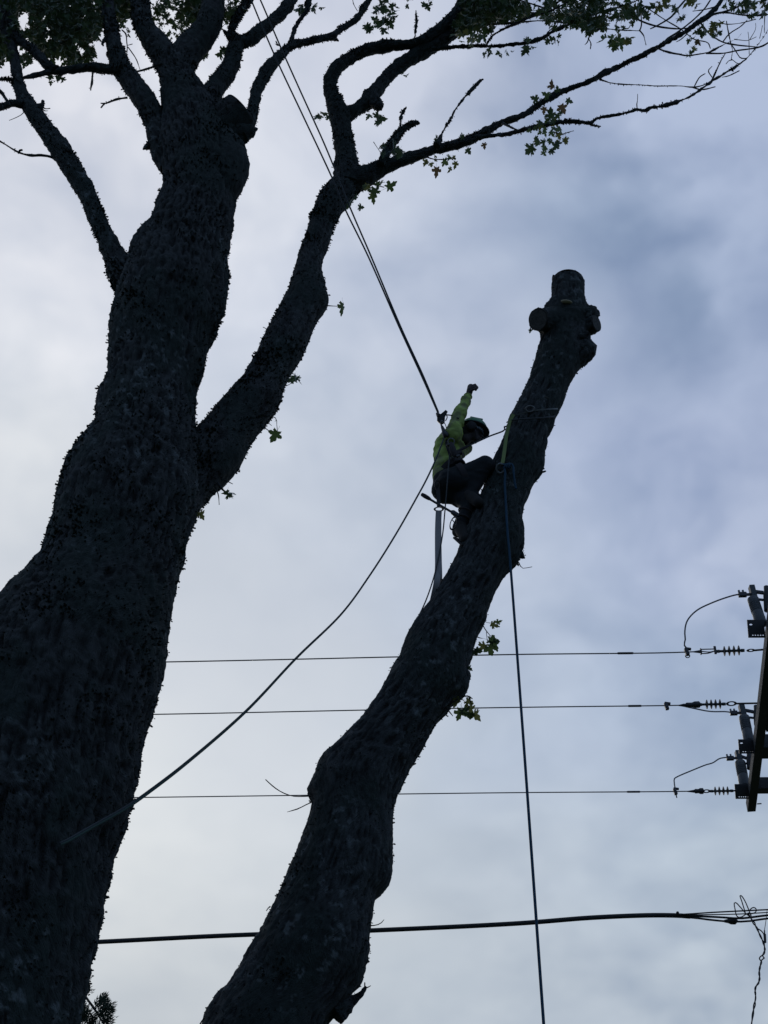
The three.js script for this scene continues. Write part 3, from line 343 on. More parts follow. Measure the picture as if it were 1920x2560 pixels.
// ---------------------------------------------------------------- the topped trunk the climber works on
let STEM_L, STEM_R;
const stemRoot = P(600, 2560, DB); stemRoot.y = 0;
const stem = { group: thing('topped_tree_trunk', 'bare leaning trunk sawn off at its knobbly top, climber roped to it', 'tree trunk', stemRoot), tufts: [] };
{
  const L = [[470, 2700], [495, 2600], [509, 2560], [513, 2539], [531, 2512], [540, 2494], [561, 2482], [582, 2455], [601, 2422], [613, 2392], [637, 2355], [655, 2325], [673, 2289], [688, 2256], [709, 2211], [727, 2165], [742, 2132], [757, 2096], [769, 2060], [778, 2030], [784, 2008], [768, 1985], [769, 1975], [781, 1955], [790, 1925], [796, 1905], [804, 1893], [833, 1870], [868, 1836], [900, 1806], [919, 1782], [934, 1760], [951, 1734], [967, 1703], [982, 1671], [999, 1645], [1004, 1630], [1011, 1606], [1021, 1587], [1035, 1563], [1054, 1534], [1080, 1503], [1094, 1476], [1107, 1457], [1116, 1442], [1130, 1413], [1141, 1388], [1152, 1360], [1168, 1320], [1185, 1280], [1203, 1236], [1215, 1201], [1232, 1155], [1244, 1132], [1261, 1086], [1272, 1045], [1284, 1028], [1301, 993], [1319, 964], [1336, 908], [1340, 900], [1343, 883], [1350, 864], [1352, 840], [1352, 815], [1354, 785], [1362, 770], [1374, 762], [1382, 754], [1380, 731], [1379, 708]];
  const R = [[800, 2700], [808, 2600], [818, 2560], [835, 2535], [862, 2512], [878, 2490], [880, 2476], [896, 2464], [908, 2443], [919, 2407], [925, 2370], [923, 2337], [929, 2295], [932, 2259], [938, 2238], [956, 2223], [968, 2211], [977, 2187], [980, 2150], [979, 2110], [980, 2047], [986, 2007], [1000, 1972], [1018, 1932], [1035, 1898], [1049, 1879], [1074, 1833], [1098, 1794], [1122, 1772], [1130, 1757], [1141, 1745], [1160, 1739], [1169, 1724], [1172, 1693], [1170, 1664], [1178, 1649], [1182, 1636], [1182, 1623], [1189, 1606], [1197, 1582], [1212, 1558], [1219, 1540], [1224, 1516], [1233, 1498], [1242, 1471], [1255, 1444], [1264, 1429], [1280, 1415], [1298, 1404], [1306, 1381], [1311, 1364], [1312, 1341], [1312, 1321], [1308, 1305], [1307, 1287], [1311, 1261], [1322, 1238], [1336, 1202], [1349, 1188], [1360, 1170], [1362, 1138], [1368, 1100], [1371, 1086], [1384, 1068], [1388, 1045], [1406, 1010], [1423, 958], [1450, 918], [1462, 903], [1468, 890], [1471, 860], [1472, 840], [1472, 815], [1470, 790], [1468, 768], [1463, 750], [1460, 735], [1459, 708]];
  STEM_L = L; STEM_R = R;
  const o = { tree: stem, density: 200, colour: 'bark', bark: 0.02, lump: 0.014, shag: 0.006 };
  const st = rooted(edges(() => DB, L, R, 2690, 708, 190), 0.3, -0.35);
  const trunk = part('trunk', limb(st, { ...o, ring: 170, step: 0.016, cut: true, openTop: false }), barkMatB, stem.group);
  const br = (s, more = {}, name = 'branch_stub', parent = stem.group) => part(name, limb(s, { ...o, ring: 36, step: 0.015, ...more }), barkMatB, parent);
  const cutFace = (s, host) => { const e = s[s.length - 1], t = e.p.clone().sub(s[s.length - 2].p).normalize(); const d = new THREE.CylinderGeometry(e.r * 0.96, e.r * 1.0, 0.012, 36); d.applyQuaternion(new THREE.Quaternion().setFromUnitVectors(V(0, 1, 0), t)).translate(e.p.x + t.x * 0.004, e.p.y + t.y * 0.004, e.p.z + t.z * 0.004); part('sawn_face', d, woodMat, host); };
  // the topmost stub: a short drum with a lip of holding wood
  const top = line(DB, DB, [1424, 800, 80], [1421, 760, 80], [1420, 725, 80], [1420, 703, 79]), tb = br(top, { cut: true, ring: 60, density: 30 }); cutFace(top, tb);
  { const e = top[3], hinge = new THREE.CylinderGeometry(e.r * 1.0, e.r * 0.97, 0.05, 20, 1, false, 3.5, 1.5); hinge.rotateX(-0.12).translate(e.p.x, e.p.y + 0.025, e.p.z); part('splintered_edge', hinge, barkMatC(), tb); }
  // cut-off side limbs round the head
  for (const [s, c] of [[line(DB, DB - 0.28, [1404, 812, 104], [1384, 806, 82], [1366, 801, 66], [1352, 799, 59], [1346, 798, 57]), 1], [line(DB, DB + 0.05, [1440, 805, 70], [1468, 790, 56], [1484, 781, 40]), 0], [line(DB, DB - 0.12, [1450, 826, 50], [1472, 816, 46], [1484, 811, 44], [1490, 809, 43]), 1], [line(DB, DB - 0.05, [1410, 900, 80], [1440, 885, 74], [1465, 873, 60], [1480, 868, 46]), 0]]) { const b = br(s, { cut: !!c, density: 60 }); if (c) cutFace(s, b); }
  for (const q of [[[1400, 790, 40], [1378, 775, 34], [1372, 768, 16]], [[1450, 800, 60], [1474, 782, 38], [1483, 774, 18]], [[1420, 812, 90], [1432, 784, 70], [1436, 764, 30]], [[1440, 850, 70], [1462, 842, 46], [1470, 836, 24]]]) br(line(DB - 0.06, DB - 0.16, ...q), { lump: 0.05, shag: 0.012, density: 90 }, 'burl');
  // a limb sawn flush towards the camera side: an angled bright cut
  { const p = P(1416, 758, DB - 0.22), d = new THREE.SphereGeometry(0.06, 20, 10).scale(1, 0.18, 0.7).rotateX(0.35).rotateZ(-0.18).translate(p.x, p.y, p.z + 0.02); part('sawn_face', d, freshWood, stem.group); }
  { const p = P(1367, 994, DB - 0.25), d = new THREE.SphereGeometry(0.028, 16, 8).scale(1, 0.4, 0.4).rotateX(0.4).rotateZ(-0.5).translate(p.x, p.y, p.z); part('sawn_face', d, woodMat, stem.group); }
  br(line(DB, DB, [1290, 1378, 44], [1302, 1388, 22], [1311, 1395, 8]), { density: 600 }); br(line(DB, DB, [1330, 1188, 30], [1352, 1181, 10], [1364, 1178, 7]), { density: 800 }); br(line(DB, DB, [1340, 1180, 20], [1354, 1174, 8], [1361, 1171, 4]), { density: 800 });
  br(line(DB, DB, [1130, 1690, 60], [1150, 1700, 66], [1160, 1712, 30]), {}, 'burl');
  // broken stub low on the right
  br(line(DB, DB + 0.02, [835, 2535, 60], [862, 2512, 44], [882, 2500, 24], [897, 2490, 17], [907, 2478, 13], [914, 2467, 9]), { lump: 0.01 });
  const f = { ring: 7, step: 0.04, bark: 0, lump: 0, shag: 0.002, density: 0 };
  for (const p of [[[850, 2520, 8], [858, 2534, 6], [865, 2548, 3]], [[914, 2470, 4], [920, 2468, 2], [927, 2464, 2]], [[912, 2470, 4], [912, 2462, 3], [912, 2456, 2]], [[882, 2494, 3], [890, 2486, 2], [902, 2480, 2]], [[884, 2500, 3], [888, 2488, 2], [886, 2482, 2]], [[925, 2314, 4], [940, 2313, 3], [952, 2308, 3], [960, 2299, 2]], [[924, 2306, 4], [932, 2308, 3]], [[785, 1990, 3], [760, 1991, 3], [730, 1990, 3], [700, 1978, 3], [678, 1962, 3], [664, 1949, 3]], [[788, 2002, 3], [765, 2012, 3], [745, 2022, 3], [718, 2030, 2]], [[515, 2542, 6], [505, 2552, 4], [498, 2565, 4]], [[676, 2266, 3], [670, 2271, 2], [666, 2277, 2]], [[1297, 1406, 3], [1305, 1420, 2], [1330, 1417, 2]], [[1208, 1546, 3], [1216, 1556, 2], [1226, 1557, 2]], [[1204, 1556, 3], [1212, 1572, 3], [1218, 1580, 2], [1230, 1594, 2]], [[1216, 1580, 2], [1217, 1592, 2], [1219, 1606, 2]], [[1192, 1592, 3], [1200, 1595, 3], [1207, 1596, 2]], [[1122, 1760, 5], [1138, 1752, 4], [1150, 1744, 4]], [[1112, 1766, 4], [1124, 1780, 4], [1132, 1790, 3]], [[1155, 1742, 3], [1170, 1740, 2], [1181, 1747, 2]], [[1170, 1740, 2], [1176, 1752, 2], [1178, 1764, 2]], [[1150, 1746, 3], [1160, 1752, 2], [1174, 1768, 2]], [[1327, 826, 4], [1326, 820, 3], [1328, 815, 2]]]) br(line(DB - 0.05, DB - 0.05, ...p), f, 'twig');
  const F = (x, y, s, roll, mi, yaw = rr(-0.5, 0.5), pitch = rr(-0.2, 0.5)) => facingLeaf(stem, x, y, DB - 0.05, s, roll, mi, yaw, pitch);
  F(1226, 1560, 28, 4.4, 2); F(1240, 1558, 20, 5.2, 1); F(1222, 1600, 38, 4.5, 0, 0.2, 0.1); F(1232, 1604, 40, 3.6, 0, 0.1, 0.2); F(1214, 1612, 34, 2.4, 2, 0.2, 0.2); F(1222, 1616, 34, 3.5, 1, 0.1, 0.2);
  F(1150, 1748, 34, 2.4, 2); F(1152, 1774, 40, 2.9, 1, 0.1, 0.2); F(1158, 1772, 36, 3.7, 0, 0.2, 0.2); F(1174, 1764, 34, 3.4, 2); F(1184, 1782, 34, 3.8, 2, 0.3, 0.2); F(1176, 1782, 26, 3.1, 1); F(1166, 1752, 30, 4.2, 2);
  F(1186, 1628, 26, 4.6, 4); F(1180, 1634, 24, 5.3, 4); F(1170, 1668, 18, 4, 4); F(1326, 824, 12, 3, 4);
  mossOn(stem, 0.013);
}
function barkMatC() { return mat('torn wood', 0.05, 0.045, 0.04, 0.95); }

// ---------------------------------------------------------------- small solids along survey points
const tube = (pts, r, seg = 8, per = 0.03) => { const c = new THREE.CatmullRomCurve3(pts, false, 'centripetal'); return new THREE.TubeGeometry(c, Math.max(6, Math.min(700, Math.round(c.getLength() / per))), r, seg, false); };
const plane = (D, ...pts) => pts.map(([x, y, d]) => P(x, y, D + (d || 0)));
const level = (H, ...pts) => pts.map(([x, y]) => PH(x, y, H));
function boxBetween(a, b, w, h, up = V(0, 1, 0), radius = 0.006) {     // a bar from a to b, w wide, h high
  const d = b.clone().sub(a), g = new RoundedBoxGeometry(w, h, d.length(), 2, Math.min(radius, w * 0.3, h * 0.3)), z = d.clone().normalize(), x = V().crossVectors(up, z).normalize(), y = V().crossVectors(z, x);
  return g.applyMatrix4(new THREE.Matrix4().makeBasis(x, y, z).setPosition(a.clone().add(b).multiplyScalar(0.5)));
}
function spin(profile, a, b, seg = 28) {       // a lathe whose axis runs from a to b; profile [radius, 0..1]
  const L = a.distanceTo(b), g = new THREE.LatheGeometry(profile.map(([r, t]) => new THREE.Vector2(Math.max(r, 0.0004), t * L)), seg);
  return g.applyMatrix4(new THREE.Matrix4().compose(a, new THREE.Quaternion().setFromUnitVectors(V(0, 1, 0), b.clone().sub(a).normalize()), V(1, 1, 1)));
}
function ringAt(p, R, r, towards, sx = 1, sy = 1, roll = 0) { const g = new THREE.TorusGeometry(R, r, 10, 28).scale(sx, sy, 1).rotateZ(roll); return g.applyMatrix4(new THREE.Matrix4().compose(p, new THREE.Quaternion().setFromUnitVectors(V(0, 0, 1), towards.clone().normalize()), V(1, 1, 1))); }
const toEye = (p) => eyeV.clone().sub(p);

// ---------------------------------------------------------------- the pole, its arms and fuse cutouts
const HA = 8.66, armA = PH(1879, 2030, HA), armB = PH(1938, 1540, HA), along = armB.clone().sub(armA).normalize(), out = V(along.z, 0, -along.x).normalize(); if (out.x < 0) out.negate();
{
  const foot = PH(2120, 1905, HA); foot.y = 0;
  const pole = thing('utility_pole', 'timber power pole whose crossarms reach in at the right edge', 'utility pole', foot);
  part('pole', new THREE.CylinderGeometry(0.13, 0.19, 10.4, 32).translate(foot.x, 4.9, foot.z), timberMat, pole);
  const y = HA + 0.06, lift = (p, d = 0) => V(p.x, y + d, p.z);
  part('crossarm', boxBetween(lift(armA), lift(armB.clone().addScaledVector(along, 0.5)), 0.092, 0.118), timberMat, pole);
  const a2 = PH(1923, 1830, HA).addScaledVector(out, 0.02), b2 = a2.clone().addScaledVector(along, 2.2);
  part('crossarm', boxBetween(lift(a2), lift(b2), 0.1, 0.118), timberMat, pole);
  const c1 = PH(1893, 1886, HA), c2 = PH(1882, 1981, HA);
  part('support_beam', boxBetween(lift(c1.clone().addScaledVector(out, 0.03), 0.03), V(foot.x, y + 0.03, c1.z + 0.02), 0.25, 0.16), timberMat, pole);
  part('support_beam', boxBetween(lift(c2.clone().addScaledVector(out, 0.05), 0.02), V(foot.x, y + 0.02, c2.z + 0.02), 0.13, 0.14), timberMat, pole);
  const bolt = PH(1894, 2018, HA); part('bolt', boxBetween(lift(bolt, -0.02), lift(bolt.clone().addScaledVector(out, 0.05), -0.02), 0.012, 0.012), darkSteel, pole);
}
const cutoutNames = ['grey fuse cutout on the crossarm, above the uppermost power line', 'grey fuse cutout on the crossarm, just under the middle power line', 'grey fuse cutout on the crossarm, at the end of the lowest power line'];
[[[1882, 1497], [1903, 1560], [1870, 1911, 1557, 1597], [1882, 1466, 1496], [1846, 1873, 1487], [1906, 1926, 1466, 1527], 1597], [[1860, 1792], [1873, 1855], [1847, 1884, 1855, 1886], [1856, 1763, 1791], [1825, 1849, 1783], [1882, 1898, 1764, 1812], 1884], [[1850, 1905], [1862, 1967], [1838, 1872, 1967, 1999], [1847, 1879, 1905], [1816, 1840, 1896], [1864, 1880, 1880, 1922], 1996]].forEach(([a, b, box, block, term, fuse, yRef], i) => {
  const ref = PH(i === 0 ? 1912 : i === 1 ? 1886 : 1869, yRef, HA), D = -ref.z, at = (x, y, d = 0) => P(x, y, D + d);
  const g = thing('fuse_cutout', cutoutNames[i], 'fuse cutout', at(b[0], b[1]), 'fuse cutouts along the crossarm');
  const A = at(a[0], a[1], 0.1), B = at(b[0], b[1]), k = pxSize(B), R = (i === 0 ? 15 : 13.6) * k, prof = [[R * 0.55, 0], [R * 0.98, 0], [R * 1.0, 0.24], [R * 0.94, 0.25], [R * 0.97, 0.27], [R * 0.97, 0.43], [R * 0.84, 0.45]];
  for (let q = 0; q < 5; q++) { const t = 0.46 + q * 0.07; prof.push([R * 0.84, t], [R * 0.99, t + 0.02], [R * 0.99, t + 0.035], [R * 0.84, t + 0.05]); }
  prof.push([R * 0.98, 0.83], [R * 1.0, 0.86], [R * 0.98, 0.97], [R * 0.6, 1]);
  part('porcelain_body', spin(prof, B, A), porcelainMat, g);
  // mounting bracket: a thin-walled steel channel with one big slot and a row of small ones
  const s = new THREE.Shape(), w = (box[1] - box[0]) * k, h = (box[3] - box[2]) * k / 0.9; s.moveTo(0, 0); s.lineTo(w, 0); s.lineTo(w, h); s.lineTo(0, h); s.closePath();
  const slot = (cx, cy, rx, ry) => { const p = new THREE.Path(); p.absellipse(cx, cy, rx, ry, 0, Math.PI * 2, true, 0.1); s.holes.push(p); };
  if (i < 2) slot(w * 0.2, h * 0.74, w * 0.11, h * 0.06); for (let q = 0; q < 5; q++) slot(w * (0.27 + 0.155 * q), h * 0.13, w * 0.058, h * 0.042);
  const plate = new THREE.ExtrudeGeometry(s, { depth: 0.008, bevelEnabled: true, bevelSize: 0.002, bevelThickness: 0.002, bevelSegments: 1, curveSegments: 10 }), corner = at(box[0], box[3]);
  plate.rotateX(0.35).translate(corner.x, corner.y, corner.z + 0.02); part('mounting_bracket', plate, darkSteel, g);
  const blk = at(block[0], (block[1] + block[2]) / 2, 0.1); part('top_contact', new RoundedBoxGeometry(14 * k, (block[2] - block[1]) * k / 0.8, 0.07, 2, 0.006).rotateZ(0.05).translate(blk.x, blk.y, blk.z), polymerMat, g);
  const T0 = at(term[0], term[2], 0.1), T1 = at(term[1] + 4, term[2] - 1, 0.1), terminal = part('terminal', boxBetween(T0, T0.clone().lerp(T1, 0.66), 0.04, 0.046), darkSteel, g);
  part('terminal_link', boxBetween(T0.clone().lerp(T1, 0.6), T1, 0.022, 0.026), darkSteel, g);
  for (const q of [0.12, 0.52]) { const p = T0.clone().lerp(T1, q * 0.8); part('bolt', new THREE.CylinderGeometry(0.011, 0.011, 0.03, 8).translate(p.x, p.y + 0.035, p.z), steelMat, terminal); }
  const u0 = at(block[0] + 3, (block[1] + block[2]) / 2 - 2, 0.1), u1 = at(fuse[0] + 3, fuse[2] + 16, 0.08); part('upper_arm', boxBetween(u0, u1, 0.03, 0.032), darkSteel, g);
  const v0 = at(block[0] + 2, block[2] + 1, 0.1), v1 = at(fuse[0] + 3, block[2] + 4, 0.08); part('lower_arm', boxBetween(v0, v1, 0.022, 0.022), darkSteel, g);
  const f0 = at((fuse[0] + fuse[1]) / 2 + 3, fuse[3], 0.05), f1 = at((fuse[0] + fuse[1]) / 2, fuse[2], 0.07); part('fuse_tube', spin([[0.001, 0], [0.034, 0.01], [0.034, 0.7], [0.026, 0.72], [0.026, 0.98], [0.001, 1]], f0, f1, 16), rubberMat, g);
});

// ---------------------------------------------------------------- power lines
const lineLabels = ['uppermost of the three thin power lines, ringed clamp hanging under it', 'middle of the three thin power lines, dark clamp near the frame of its insulator', 'lowest of the three thin power lines, ending at a slotted bracket'];
[{ wire: [[-1500, 1690], [-400, 1669], [410, 1655], [700, 1649], [960, 1643], [1300, 1636], [1660, 1632], [1745, 1629]], splice: [1543, 1584, 1633.5], clamp: [1717, 1630], taper: [1733, 1755, 1629], shed: [1811, 1847, 1628, 1626], eye: [1868, 1886, 1626], end: [1908, 1624], yoke: [1753, 1787] },
 { wire: [[-1500, 1812], [-400, 1796], [379, 1786], [920, 1775], [1128, 1771], [1400, 1767], [1660, 1764], [1712, 1763]], splice: [1570, 1604, 1765.3], clamp: [1666, 1766], taper: [1696, 1712, 1763], shed: [1767, 1800, 1761, 1760], eye: [1816, 1841, 1759], end: [1893, 1758], yoke: [1712, 1752] },
 { wire: [[-1500, 2015], [-400, 2002], [320, 1994], [700, 1989], [1000, 1985], [1300, 1981.5], [1660, 1979], [1735, 1978]], splice: [1567, 1601, 1979.7], clamp: [1688, 1979], taper: [1718, 1738, 1978], shed: [1788, 1819, 1977.5, 1977], eye: [1757, 1775, 1978], end: [1842, 1976], yoke: [1735, 1774] }].forEach((w, i) => {
  const H = HA + 0.05, at = (x, y) => PH(x, y, H), g = thing('power_line', lineLabels[i], 'power line', at(w.end[0], w.end[1]), null), k = pxSize(at(w.shed[0], w.shed[2]));
  part('wire', tube(level(H, ...w.wire), 0.0068, 6, 0.2), wireMat, g);
  const lin = (x) => { let j = 0; while (j < w.wire.length - 2 && x > w.wire[j + 1][0]) j++; const [x0, y0] = w.wire[j], [x1, y1] = w.wire[j + 1]; return mix(y0, y1, (x - x0) / (x1 - x0)); };
  part('splice_sleeve', spin([[0.007, 0], [0.011, 0.06], [0.011, 0.94], [0.007, 1]], at(w.splice[0], lin(w.splice[0])), at(w.splice[1], lin(w.splice[1])), 12), darkSteel, g);
  const c = at(w.clamp[0], w.clamp[1]), clamp_ = part('clamp', new RoundedBoxGeometry(0.035, 0.075, 0.04, 2, 0.008).rotateZ(0.2).translate(c.x, c.y, c.z), darkSteel, g);
  part('clamp_jaw', boxBetween(c.clone().add(V(-0.015, 0.04, 0)), c.clone().add(V(0.045, 0.03, 0)), 0.024, 0.024), darkSteel, clamp_);
  if (i !== 1) { const e = at(w.clamp[0] + 2, w.clamp[1] + 10); part('eye_screw', i ? spin([[0.001, 0], [0.007, 0.02], [0.006, 1]], at(w.clamp[0] + 4, w.clamp[1] + 15), c, 8) : mergeGeometries([ringAt(e, 0.016, 0.0045, toEye(e), 1.2, 1), spin([[0.006, 0], [0.006, 1]], e.clone().add(V(0, 0.02, 0)), c, 8)].map((q) => (q.index ? q.toNonIndexed() : q))), darkSteel, clamp_); }
  else part('eye_screw', spin([[0.001, 0], [0.016, 0.2], [0.01, 0.5], [0.012, 1]], at(1670, 1774), c, 8), darkSteel, clamp_);
  part('taper_grip', spin([[0.006, 0], [0.012, 0.5], [0.018, 0.95], [0.012, 1]], at(w.taper[0], w.taper[2] + 0.6), at(w.taper[1], w.taper[2]), 12), darkSteel, g);
  if (i === 0) { const l = at(1752, 1629), r = at(1788, 1627); part('yoke', mergeGeometries([tube([l.clone().add(V(0, 0.025, 0)), r.clone().add(V(0, 0.02, 0))], 0.0055), tube([l.clone().add(V(0, -0.022, 0)), l.clone().lerp(r, 0.5).add(V(0, -0.022, 0)), r.clone()], 0.0055), tube([l.clone().add(V(0, 0.004, 0)), l.clone().lerp(r, 0.6).add(V(0, -0.01, 0)), r.clone()], 0.005), boxBetween(l.clone().add(V(0, -0.03, 0)), l.clone().add(V(0, 0.03, 0)), 0.012, 0.03, V(0, 0, 1)), boxBetween(r.clone().add(V(0, -0.035, 0)), r.clone().add(V(0, 0.05, 0)), 0.024, 0.02, V(0, 0, 1))].map((q) => (q.index ? q.toNonIndexed() : q))), darkSteel, g); }
  else part('strain_clamp', spin([[0.012, 0], [0.026, 0.12], [0.024, 0.45], [0.034, 0.62], [0.034, 0.9], [0.014, 1]], at(w.yoke[0], lin(w.yoke[0])), at(w.yoke[1] - (i === 2 ? 14 : 0), w.shed[2]), 14), darkSteel, g);
  const s0 = at(w.shed[0] - (i === 2 ? 14 : 22), w.shed[2] + 0.5), s1 = at(w.shed[1] + 14, w.shed[3]), ins = part('insulator', spin([[0.001, 0], [0.014, 0.01], [0.016, 0.12], [0.012, 0.16], [0.0125, 0.86], [0.017, 0.9], [0.015, 1], [0.001, 1]], s0, s1, 14), polymerMat, g);
  const ax = s1.clone().sub(s0).normalize();
  for (let q = 0; q < 4; q++) { const p = at(mix(w.shed[0], w.shed[1], q / 3), mix(w.shed[2], w.shed[3], q / 3)), a = p.clone().addScaledVector(ax, -0.013), b = p.clone().addScaledVector(ax, 0.013); part('shed', spin([[0.013, 0], [0.03, 0.2], [0.047, 0.42], [0.048, 0.56], [0.03, 0.8], [0.013, 1]], a, b, 24), polymerMat, ins); }
  const e = at((w.eye[0] + w.eye[1]) / 2, w.eye[2]); part('eye_link', ringAt(e, (w.eye[1] - w.eye[0]) / 2 * k * 0.75, 0.012, toEye(e), 1.1, i === 0 ? 0.42 : 0.5), darkSteel, g);
  part('eye_bolt', tube([i === 2 ? s1 : at(w.eye[1], w.eye[2]), at(w.end[0], w.end[1])], 0.0095, 8), darkSteel, g);
});
[['looping jumper wire from the uppermost power line up to its fuse cutout', [1716, 1620], [1710, 1611], [1713, 1602], [1712, 1580], [1716, 1557], [1725, 1542], [1745, 1524], [1780, 1507], [1815, 1494], [1840, 1487], [1850, 1486]], ['slack jumper wire sagging from the middle power line to its fuse cutout', [1712, 1766], [1740, 1772], [1765, 1777], [1785, 1779], [1812, 1779], [1830, 1781]], ['kinked jumper wire rising from the lowest power line to its fuse cutout', [1689, 1977], [1686, 1960], [1686, 1947], [1695, 1941], [1730, 1926], [1765, 1912], [1782, 1907], [1800, 1896], [1820, 1893]]].forEach(([label, ...pts], i) => {
  const a = PH(pts[0][0], pts[0][1], HA + 0.05), D0 = -a.z, D1 = [-PH(1912, 1597, HA).z, -PH(1886, 1884, HA).z, -PH(1869, 1996, HA).z][i] + 0.1;
  tag(part('jumper_wire', tube(pts.map(([x, y], j) => P(x, y, mix(D0, D1, j / (pts.length - 1)))), 0.0075, 7), wireMat, scene), label, 'wire', 'jumper wires');
});

// ---------------------------------------------------------------- telephone cable and drop
const HC = 6.45;
{
  const g = thing('telephone_cable', 'thick black cable sagging below the power lines, fanning into thin wires', 'cable', PH(1660, 2289, HC));
  const lay = (r, ...p) => tube(level(HC, ...p), r, 9, 0.08);
  part('cable', lay(0.021, [-1500, 2440], [-500, 2390], [240, 2355], [560, 2339], [930, 2326], [1300, 2308], [1480, 2294], [1630, 2288], [1700, 2289], [1725, 2291]), rubberMat, g);
  part('wire', lay(0.0065, [1640, 2286], [1700, 2286], [1780, 2281], [1920, 2274], [2200, 2260]), rubberMat, g); part('wire', lay(0.005, [1660, 2288], [1740, 2287], [1850, 2285], [1920, 2281], [2200, 2266]), rubberMat, g);
  part('wire', lay(0.0095, [1660, 2289], [1730, 2290], [1800, 2293], [1850, 2296], [1880, 2293], [1920, 2288], [2200, 2270]), rubberMat, g); part('wire', lay(0.009, [1660, 2291], [1730, 2294], [1780, 2300], [1830, 2304], [1870, 2303], [1920, 2296], [2200, 2276]), rubberMat, g);
  part('splice_case', spin([[0.002, 0], [0.012, 0.08], [0.018, 0.3], [0.03, 0.5], [0.032, 0.8], [0.014, 0.95], [0.004, 1]], PH(1808, 2303, HC), PH(1845, 2302, HC), 14), rubberMat, g);
  const kn = PH(1694, 2282, HC); part('cable_tie', new THREE.IcosahedronGeometry(0.014, 1).translate(kn.x, kn.y, kn.z), rubberMat, g);
  const d = thing('service_drop', 'tangled twisted pair dropping down the right edge from the thick cable', 'cable', PH(1870, 2285, HC)), D = -PH(1870, 2285, HC).z;
  const path = [[1869, 2283], [1882, 2303], [1892, 2320], [1900, 2338], [1908, 2355], [1912, 2372], [1911, 2380], [1905, 2394], [1903, 2406], [1900, 2418], [1898, 2432], [1899, 2445], [1896, 2458], [1889, 2468], [1888, 2480], [1889, 2492], [1887, 2508], [1883, 2530], [1879, 2560], [1874, 2620], [1872, 2760]];
  const c = new THREE.CatmullRomCurve3(path.map(([x, y]) => P(x, y, D))), strand = (ph) => { const o = []; for (let i = 0; i <= 240; i++) { const t = i / 240, p = c.getPoint(t), a = ph + t * 62, r = 0.011 * (0.35 + Math.max(0, fbm(t * 14, 1, 2, 2)) * 3.2) * (t > 0.72 ? 0.45 : 1); o.push(p.add(V(Math.cos(a) * r, 0, Math.sin(a) * r))); } return tube(o, 0.0058, 6, 0.012); };
  part('strand', strand(0), rubberMat, d); part('strand', strand(3.14), rubberMat, d);
  const loop = (...p) => part('wire_loop', tube(plane(D, ...p), 0.0052, 6, 0.012), rubberMat, d);
  loop([1848, 2294], [1842, 2290], [1838, 2275], [1836, 2257], [1840, 2257], [1850, 2267], [1865, 2284], [1874, 2291]); loop([1863, 2281], [1855, 2255], [1850, 2238], [1854, 2240], [1862, 2252], [1870, 2270], [1878, 2290]); loop([1872, 2278], [1880, 2270], [1886, 2269], [1891, 2274], [1888, 2281], [1877, 2285]); loop([1845, 2294], [1855, 2292], [1864, 2286], [1875, 2281]);
  loop([1893, 2321], [1904, 2328], [1911, 2340], [1912, 2352]); part('drop_clamp', spin([[0.002, 0], [0.011, 0.05], [0.012, 0.7], [0.006, 0.75], [0.006, 1]], P(1913, 2358, D), P(1911, 2326, D), 10), rubberMat, d);
  part('guy_strand', tube(plane(D, [1911, 2326], [1914, 2308], [1918, 2274]), 0.003, 6), rubberMat, d);
}
// ---------------------------------------------------------------- where things lie on the working trunk
const edgeAt = (e, y) => { let i = 0; while (i < e.length - 2 && y < e[i + 1][1]) i++; const [x0, a] = e[i], [x1, b] = e[i + 1]; return mix(x0, x1, clamp((y - a) / (b - a || 1), 0, 1)); };
const onStem = (x, y, proud = 0.02) => { const l = edgeAt(STEM_L, y), r = edgeAt(STEM_R, y), c = (l + r) / 2, h = (r - l) / 2, u = clamp((x - c) / h, -0.999, 0.999), k = pxSize(P(c, y, DB)); return P(x, y, DB - h * k * 0.93 * Math.sqrt(1 - u * u) - proud); };
function ribbon(pts, w, th, facing) {       // flat webbing w wide whose flat side looks along facing(p)
  const c = new THREE.CatmullRomCurve3(pts, false, 'centripetal'), n = Math.max(8, Math.round(c.getLength() / 0.02)), pos = [], idx = [];
  for (let i = 0; i <= n; i++) { const p = c.getPoint(i / n), t = c.getTangent(i / n), f = facing(p).normalize(), s = V().crossVectors(t, f).normalize(), z = V().crossVectors(s, t); for (const [a, b] of [[-1, -1], [1, -1], [1, 1], [-1, 1]]) { const q = p.clone().addScaledVector(s, a * w / 2).addScaledVector(z, b * th / 2); pos.push(q.x, q.y, q.z); } if (i) for (let k = 0; k < 4; k++) { const u = (i - 1) * 4 + k, v = (i - 1) * 4 + (k + 1) % 4; idx.push(u, v, u + 4, v, v + 4, u + 4); } }
  idx.push(0, 1, 2, 0, 2, 3, n * 4, n * 4 + 2, n * 4 + 1, n * 4, n * 4 + 3, n * 4 + 2);
  const g = new THREE.BufferGeometry(); g.setAttribute('position', new THREE.Float32BufferAttribute(pos, 3)); g.setIndex(idx); const o = g.toNonIndexed(); o.computeVertexNormals(); return o;
}

